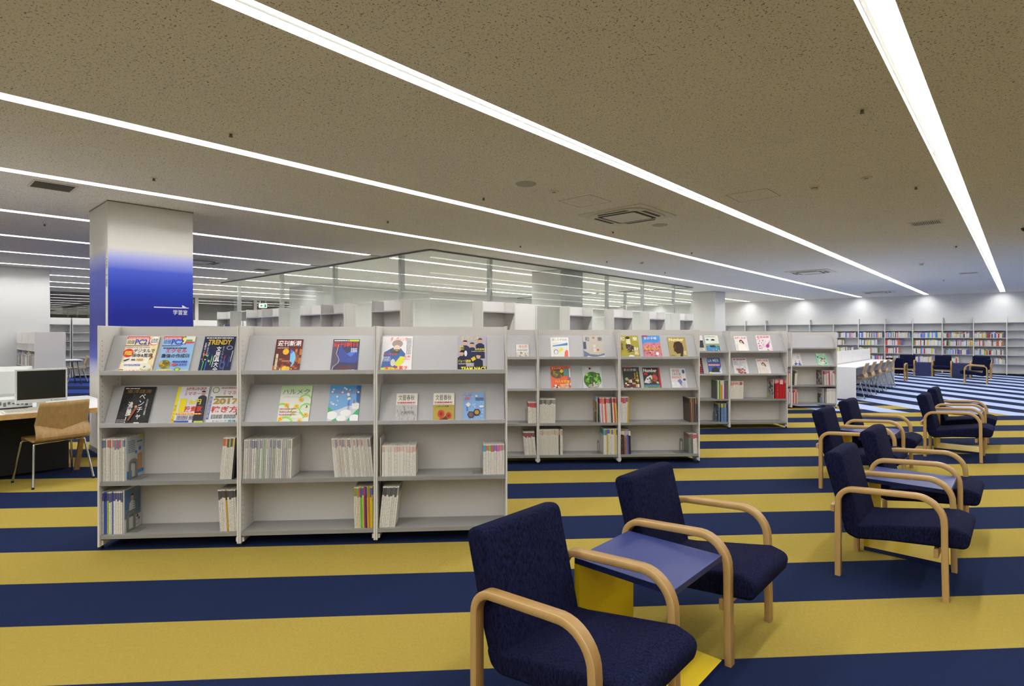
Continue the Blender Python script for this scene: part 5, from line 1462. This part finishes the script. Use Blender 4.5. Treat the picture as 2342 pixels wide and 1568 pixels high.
# side of the racks: fronts at o = -7.65, x runs along +d, y runs along -o
rz2 = math.atan2(DV.y, DV.x)
for i, d0 in enumerate((7.59, 10.38, 12.26, 14.10, 15.96)):
    glass_case(rz2, B(d0, -7.64, 0), 'ivory bookcase bay on the rack side of the glass room, %s from its corner' % ORD[i], 1)
# closed white board between the first two
tag(MB().box((-7.93, 8.62, 0), (-7.90, 9.50, 2.08), 'board_white').box((-7.90, 8.62, 0), (-7.88, 8.645, 2.08), 'steel_white').box((-7.90, 9.475, 0), (-7.88, 9.50, 2.08), 'steel_white').build('white_board', M=Matrix.Rotation(BROT, 4, 'Z')),
    'blank white board on the glass room beside its first rack-side bookcase', 'board')
# top rail joining the cases
# black leaflet on a stand
lf = MB()
lf.add([(-.05, 0, 0), (.05, 0, 0), (.05, .05, .17), (-.05, .05, .17), (-.05, .006, 0), (.05, .006, 0), (.05, .056, .17), (-.05, .056, .17)], [(0, 1, 2, 3), (7, 6, 5, 4), (0, 4, 5, 1), (1, 5, 6, 2), (2, 6, 7, 3), (3, 7, 4, 0)], ink('222224'))
lo = lf.build('leaflet'); lo.matrix_world = Matrix.Translation(B(6.34, -10.72, 1.542)) @ Matrix.Rotation(BROT - .5, 4, 'Z')
tag(lo, 'black leaflet leaning in the two-bay bookcase of the glass room', 'leaflet')
lp = MB().add([(-.03, -.0005, .03), (.03, -.0005, .03), (.03, .0355, .15), (-.03, .0355, .15)], [(0, 1, 2, 3)], ink('b8b8b8'))
part(lp, 'picture', lo)
# a few books in the last case
rr = random.Random(9)
xo = -17.03
for i in range(16):
    t = rr.uniform(.024, .036)
    c = ['d8d5cf', 'b8b48a', '8a9a5a', 'd0c8a0', 'a83a3a', '3a5a9a'][i % 6]
    o = bpy.data.objects.new('book', BK); C.objects.link(o)
    o.matrix_world = Matrix.Translation(B(6.27, xo, 1.5408)) @ Matrix.Rotation(BROT, 4, 'Z') @ Matrix.Diagonal((t - .001, .14, rr.uniform(.18, .22), 1))
    o.color = (*lin(c), 1); o['accent'] = [float(v) for v in lin(rr.choice(BCOL[7:]))]
    tag(o, '%s book, %s from the far side panel in glass room end bookcase' % (colname(c), ORD[i]), 'book', 'books in the glass room end bookcase')
    xo += t

# ------------------------------------------------------------------ low double-sided bookcase by the left wall
def low_case():
    # end panel at o = -14.49, d from 2.0 .. ; runs to the wall at o = -17
    p = Vector((-9.463, 11.136, 0)); d0, o0 = to_b(p)
    t = thing('low_bookcase', 'low double-sided bookcase with beige end panel against the white wall', 'bookcase', B(d0, o0, 0), BROT)
    part(MB().box((-.02, 0, 0), (0, .49, 1.5), 'steel_ivory'), 'end_panel', t)
    n = 3; L = .82
    part(MB().box((-n * L, .24, .05), (-.02, .25, 1.5), 'steel_ivory'), 'back_panel', t)
    for i in range(n):
        part(MB().box((-(i + 1) * L, 0, 0), (-(i + 1) * L + .014, .49, 1.5), 'steel_ivory'), 'divider', t)
        for z in (.1, .45, .79, 1.13):
            part(MB().box((-(i + 1) * L + .015, .004, z - .02), (-i * L - (.021 if i == 0 else .001), .239, z), 'steel_grey'), 'shelf', t)
            part(MB().box((-(i + 1) * L + .015, .251, z - .02), (-i * L - (.021 if i == 0 else .001), .486, z), 'steel_grey'), 'shelf', t)
        part(MB().box((-(i + 1) * L + .015, .002, 1.26), (-i * L - (.021 if i == 0 else .001), .010, 1.498), 'steel_ivory'), 'top_fascia', t)
    rr = random.Random(21)
    for i in range(n):
        for z, nm in ((.79, 'upper'), (.45, 'lower')):
            x = -(i + 1) * L + .02; k = 0
            while x < -i * L - .06 and k < 16:
                tt = rr.uniform(.035, .055); c = rr.choice(['d8d5cf', 'c9c4bc', 'd0cabc', '3a3a3a', '8a9a7a', '6a7a9a', 'b8b0a0', '4a4a5a', '8a5a5a'])
                o = bpy.data.objects.new('book', BK); C.objects.link(o)
                o.matrix_world = Matrix.Translation(B(d0, o0, 0)) @ Matrix.Rotation(BROT, 4, 'Z') @ Matrix.Translation((x, .02, z + .0006)) @ Matrix.Diagonal((tt - .0015, .16, rr.uniform(.22, .28), 1))
                o.color = (*lin(c), 1); o['accent'] = [float(v) for v in lin(rr.choice(BCOL[7:]))]
                tag(o, '%s book, %s from wall side, %s row, %s bay of low double-sided bookcase' % (colname(c), ORD[k], nm, ORD[i]), 'book', 'books in the low bookcase by the wall')
                x += tt; k += 1
low_case()
# ------------------------------------------------------------------ bookcases under the night windows
def window_case(d0, label, copy=None):
    # fronts face +o at o = -23.6 ; x runs along +d
    return label
def make_window_case():
    t = thing('window_bookcase', 'x', 'bookcase', group='empty bookcases under the windows')
    W = 1.84
    for x in (0, .913, W - .014): part(MB().box((x, 0, 0), (x + .014, .30, 2.02), 'steel_white'), 'side_panel', t)
    part(MB().box((.014, .29, .05), (W - .014, .298, 2.0), 'steel_white'), 'back_panel', t)
    part(MB().box((.0, -.002, 1.80), (W, .004, 2.02), 'steel_white'), 'top_fascia', t)
    for x in (.015, .928):
        for z in (.08, .37, .66, .95, 1.24, 1.53, 1.80):
            part(MB().box((x, .004, z - .022), (x + .895, .289, z), 'steel_grey'), 'shelf', t)
    return t
WC = make_window_case(); bpy.context.view_layer.update()
for i in range(8):
    loc = B(2.2 + i * 1.88, -23.78, 0)
    lab = 'empty white bookcase under the night windows, %s from the white core wall' % ORD[i]
    if i == 0: WC.location = loc; WC.rotation_euler = (0, 0, rz2); WC['label'] = lab
    else: copy_full(WC, loc, rz2, lab)

# ================================================================== things on the ceiling
def ceil_pt(x, y):
    Y = (CEIL - CAM_H) * F_PX / (766.0 - y)
    return Vector(((x - 1171.0) / F_PX * Y, Y, CEIL))
def cassette(p, label):
    t = thing('ceiling_air_conditioner', label, 'air conditioner', p, BROT, 'four-way ceiling cassettes')
    s = .475
    part(MB().prism(rounded([(-s, -s), (s, -s), (s, s), (-s, s)], .05), -.012, -.0005, 'ac_white'), 'panel', t, 40)
    # raised rounded frame with the four air slots
    s2 = .40
    part(MB().prism(rounded([(-s2, -s2), (s2, -s2), (s2, s2), (-s2, s2)], .20), -.030, -.012, 'ac_white'), 'frame', t, 40, bevel=.006)
    for k in range(4):
        M = Matrix.Rotation(k * math.pi / 2, 4, 'Z')
        part(MB().prism(rounded([(-.24, .325), (.24, .325), (.20, .380), (-.20, .380)], .02), -.0312, -.0300, 'vent_dark', M), 'air_slot', t)
    part(MB().prism(rounded([(-.285, -.285), (.285, -.285), (.285, .285), (-.285, .285)], .05), -.0320, -.030, 'vent_dark'), 'grille_gap', t)
    part(MB().prism(rounded([(-.235, -.235), (.235, -.235), (.235, .235), (-.235, .235)], .03), -.036, -.032, 'ac_white'), 'intake_panel', t, 40)
for (x, y, lab) in ((1434, 492, 'square white air conditioner cassette between round grey speakers'), (1854, 621, 'square white air conditioner cassette above the third rack row'),
                    (2008, 667.5, 'square white air conditioner cassette nearest the far wall'), (452, 596, 'square white air conditioner cassette just past the blue column')):
    cassette(ceil_pt(x, y), lab)
def disc_thing(name, label, cat, p, r, h, m, group=None, ring=None):
    t = thing(name, label, cat, p, 0, group)
    part(MB().disc((0, 0), r, -h, -.0005, m, 32, r), 'grille' if cat == 'speaker' else 'body', t, 40)
    if ring: part(MB().disc((0, 0), r * 1.07, -h * .5, -.0004, ring, 32), 'rim', t, 40)
    return t
disc_thing('ceiling_speaker', 'round grey ceiling speaker before the square air conditioner', 'speaker', ceil_pt(1203, 420), .105, .006, mat('speaker_grey', 'b3b0a8', .8), 'round ceiling speakers', 'ac_white')
disc_thing('ceiling_speaker', 'round grey ceiling speaker just behind the square air conditioner', 'speaker', ceil_pt(1509, 514), .105, .006, MATS['speaker_grey'], 'round ceiling speakers', 'ac_white')
for x, y, lab in ((1267, 438, 'flat white round sensor between speaker and ceiling hatch'), (1981, 406, 'flat white round sensor near the armchair light strip')):
    t = disc_thing('ceiling_sensor', lab, 'sensor', ceil_pt(x, y), .055, .008, 'ac_white', 'flat ceiling sensors')
    part(MB().disc((0, 0), .02, -.0095, -.008, 'vent_grille', 16), 'lens', t)
def smoke(p, label):
    t = thing('smoke_detector', label, 'smoke detector', p, 0, 'smoke detectors')
    part(MB().disc((0, 0), .045, -.02, -.0005, 'ac_white', 24, .055), 'base', t, 40)
    part(MB().disc((0, 0), .028, -.045, -.02, 'ac_white', 24, .03), 'head', t, 40)
    part(MB().disc((0, 0), .031, -.030, -.024, 'vent_grille', 24), 'gap', t, 40)
for x, y, lab in ((1863, 425, 'white smoke detector beside the square ceiling hatch outline'), (1467, 599, 'white smoke detector in front of the glass study room'), (2107, 602, 'white smoke detector towards the far bookcases')):
    smoke(ceil_pt(x, y), lab)
def sprinkler(p, label):
    t = thing('sprinkler', label, 'sprinkler', p, 0, 'ceiling sprinklers')
    part(MB().disc((0, 0), .034, -.004, -.0003, 'ac_white', 20, .036), 'rose', t, 40)
    part(MB().disc((0, 0), .011, -.024, -.004, 'vent_grille', 12), 'stem', t, 40)
    part(MB().disc((0, 0), .016, -.028, -.024, 'vent_grille', 12), 'deflector', t, 40)
for x, y, lab in ((528, 305, 'sprinkler above the first rack row between two long light strips'), (352, 407, 'sprinkler near the blue column beside the grille vent'),
                  (1106, 452, 'sprinkler in front of the glass room corner'), (887, 505, 'sprinkler over the glass room approach near its corner'), (1402, 529, 'sprinkler behind the air conditioner and speaker'),
                  (1972, 250, 'sprinkler beside the light strip over the front armchairs'), (2095, 427, 'sprinkler between the sensor and the slotted vent'), (2187, 562, 'sprinkler beyond the slotted vent'),
                  (1190, 562, 'sprinkler close to the glass room corner'), (1582, 577, 'sprinkler over the second rack row'), (1521, 622, 'sprinkler near the glass room end'), (1388, 597, 'sprinkler between smoke detector and glass room'),
                  (1846, 645, 'sprinkler past the second air conditioner'), (2158, 640, 'sprinkler near the small far vent'), (102, 512, 'sprinkler behind the grille vent near the computer desk')):
    sprinkler(ceil_pt(x, y), lab)
def slot_vent(p, lx, ly, n, label, rz=BROT):
    t = thing('ceiling_vent', label, 'vent', p, rz, 'ceiling vents')
    part(MB().box((-lx, -ly, -.004), (lx, ly, -.0004), 'vent_dark'), 'backing', t)
    f = MB(); w = .022
    f.box((-lx - w, -ly - w, -.009), (lx + w, -ly, -.0003), 'ac_white').box((-lx - w, ly, -.009), (lx + w, ly + w, -.0003), 'ac_white')
    f.box((-lx - w, -ly, -.009), (-lx, ly, -.0003), 'ac_white').box((lx, -ly, -.009), (lx + w, ly, -.0003), 'ac_white')
    part(f, 'frame', t)
    for i in range(n):
        x = -lx + (i + .5) * 2 * lx / n
        part(MB().box((x - lx / n * .45, -ly, -.008), (x + lx / n * .45, ly, -.004), 'ac_white' if n < 20 else 'vent_grille'), 'slat', t)
slot_vent(ceil_pt(2119, 509), .165, .135, 15, 'white slotted ceiling vent beside the armchair light strip')
slot_vent(ceil_pt(2215, 624), .165, .135, 15, 'small white slotted ceiling vent nearer the far bookcases')
slot_vent(ceil_pt(121, 425), .165, .165, 22, 'dark rectangular grille vent in the ceiling near the blue column')
slot_vent(ceil_pt(600, 616), .165, .165, 22, 'grille vent in the ceiling just before the glass room')
def hatch(p, label):
    t = thing('ceiling_hatch', label, 'hatch', p, BROT, 'ceiling hatches')
    s = .225
    g = MB()
    for a, b in (((-s, -s), (s, -s + .006)), ((-s, s - .006), (s, s)), ((-s, -s), (-s + .006, s)), ((s - .006, -s), (s, s))):
        g.box((a[0], a[1], -.0016), (b[0], b[1], -.0004), 'vent_grille')
    part(g, 'edge_trim', t)
    part(MB().box((-s + .006, -s + .006, -.0012), (s - .006, s - .006, -.0004), 'ceiling_board'), 'door', t)
hatch(ceil_pt(1338, 460), 'square ceiling hatch outline beside the first air conditioner')
hatch(ceil_pt(1722, 447), 'square ceiling hatch outline beside the smoke detector')
# exit signs hanging in the study area
def exit_sign(p, label, rz, k=1.0):
    t = thing('exit_sign', label, 'exit sign', p, rz, 'hanging exit signs')
    t.scale = (k, k, k)
    h = (CEIL - p.z) / k - .22
    part(MB().box((-.20, -.03, 0), (.20, .03, .22), 'sign_face'), 'light_box', t)
    a = MB()
    a.add([(-.16, -.031, .11), (-.06, -.031, .19), (-.06, -.031, .14), (.0, -.031, .14), (.0, -.031, .08), (-.06, -.031, .08), (-.06, -.031, .03)], [(0, 6, 5, 4, 3, 2, 1)], 'sign_green')
    part(a, 'arrow', t)
    r = MB().add([(.06, -.031, .03), (.17, -.031, .03), (.17, -.031, .19), (.06, -.031, .19)], [(0, 1, 2, 3)], 'sign_green')
    part(r, 'door_symbol', t)
    for x in (-.14, .14): part(MB().tube([(x, 0, .22), (x, 0, .22 + h - .001)], .006, 'steel_white', 6), 'hanger', t)
exit_sign(Vector((-8.42, 19.0, 2.36)), 'hanging exit sign with green arrow beside the white core wall', math.radians(20), .62)
exit_sign(Vector((-.59, 14.0, 2.52)), 'hanging exit sign inside the glass study room', math.radians(5), .36)
# dome camera at the edge of the lounge ceiling
p = ceil_pt(2346, 516)
t = thing('security_camera', 'black dome security camera on the ceiling beyond the slotted vent', 'camera', p, 0)
part(MB().disc((0, 0), .06, -.03, -.0005, 'ac_white', 24), 'mount', t, 40)
vs = []; fs = []; n = 20
for k in range(6):
    a = math.pi / 2 * k / 5
    for i in range(n): vs.append((.055 * math.cos(a) * math.cos(i * 2 * math.pi / n), .055 * math.cos(a) * math.sin(i * 2 * math.pi / n), -.03 - .055 * math.sin(a)))
for k in range(5):
    for i in range(n): fs.append((k * n + i, (k + 1) * n + i, (k + 1) * n + (i + 1) % n, k * n + (i + 1) % n))
part(MB().add(vs, fs, 'screen_black'), 'dome', t, 60)
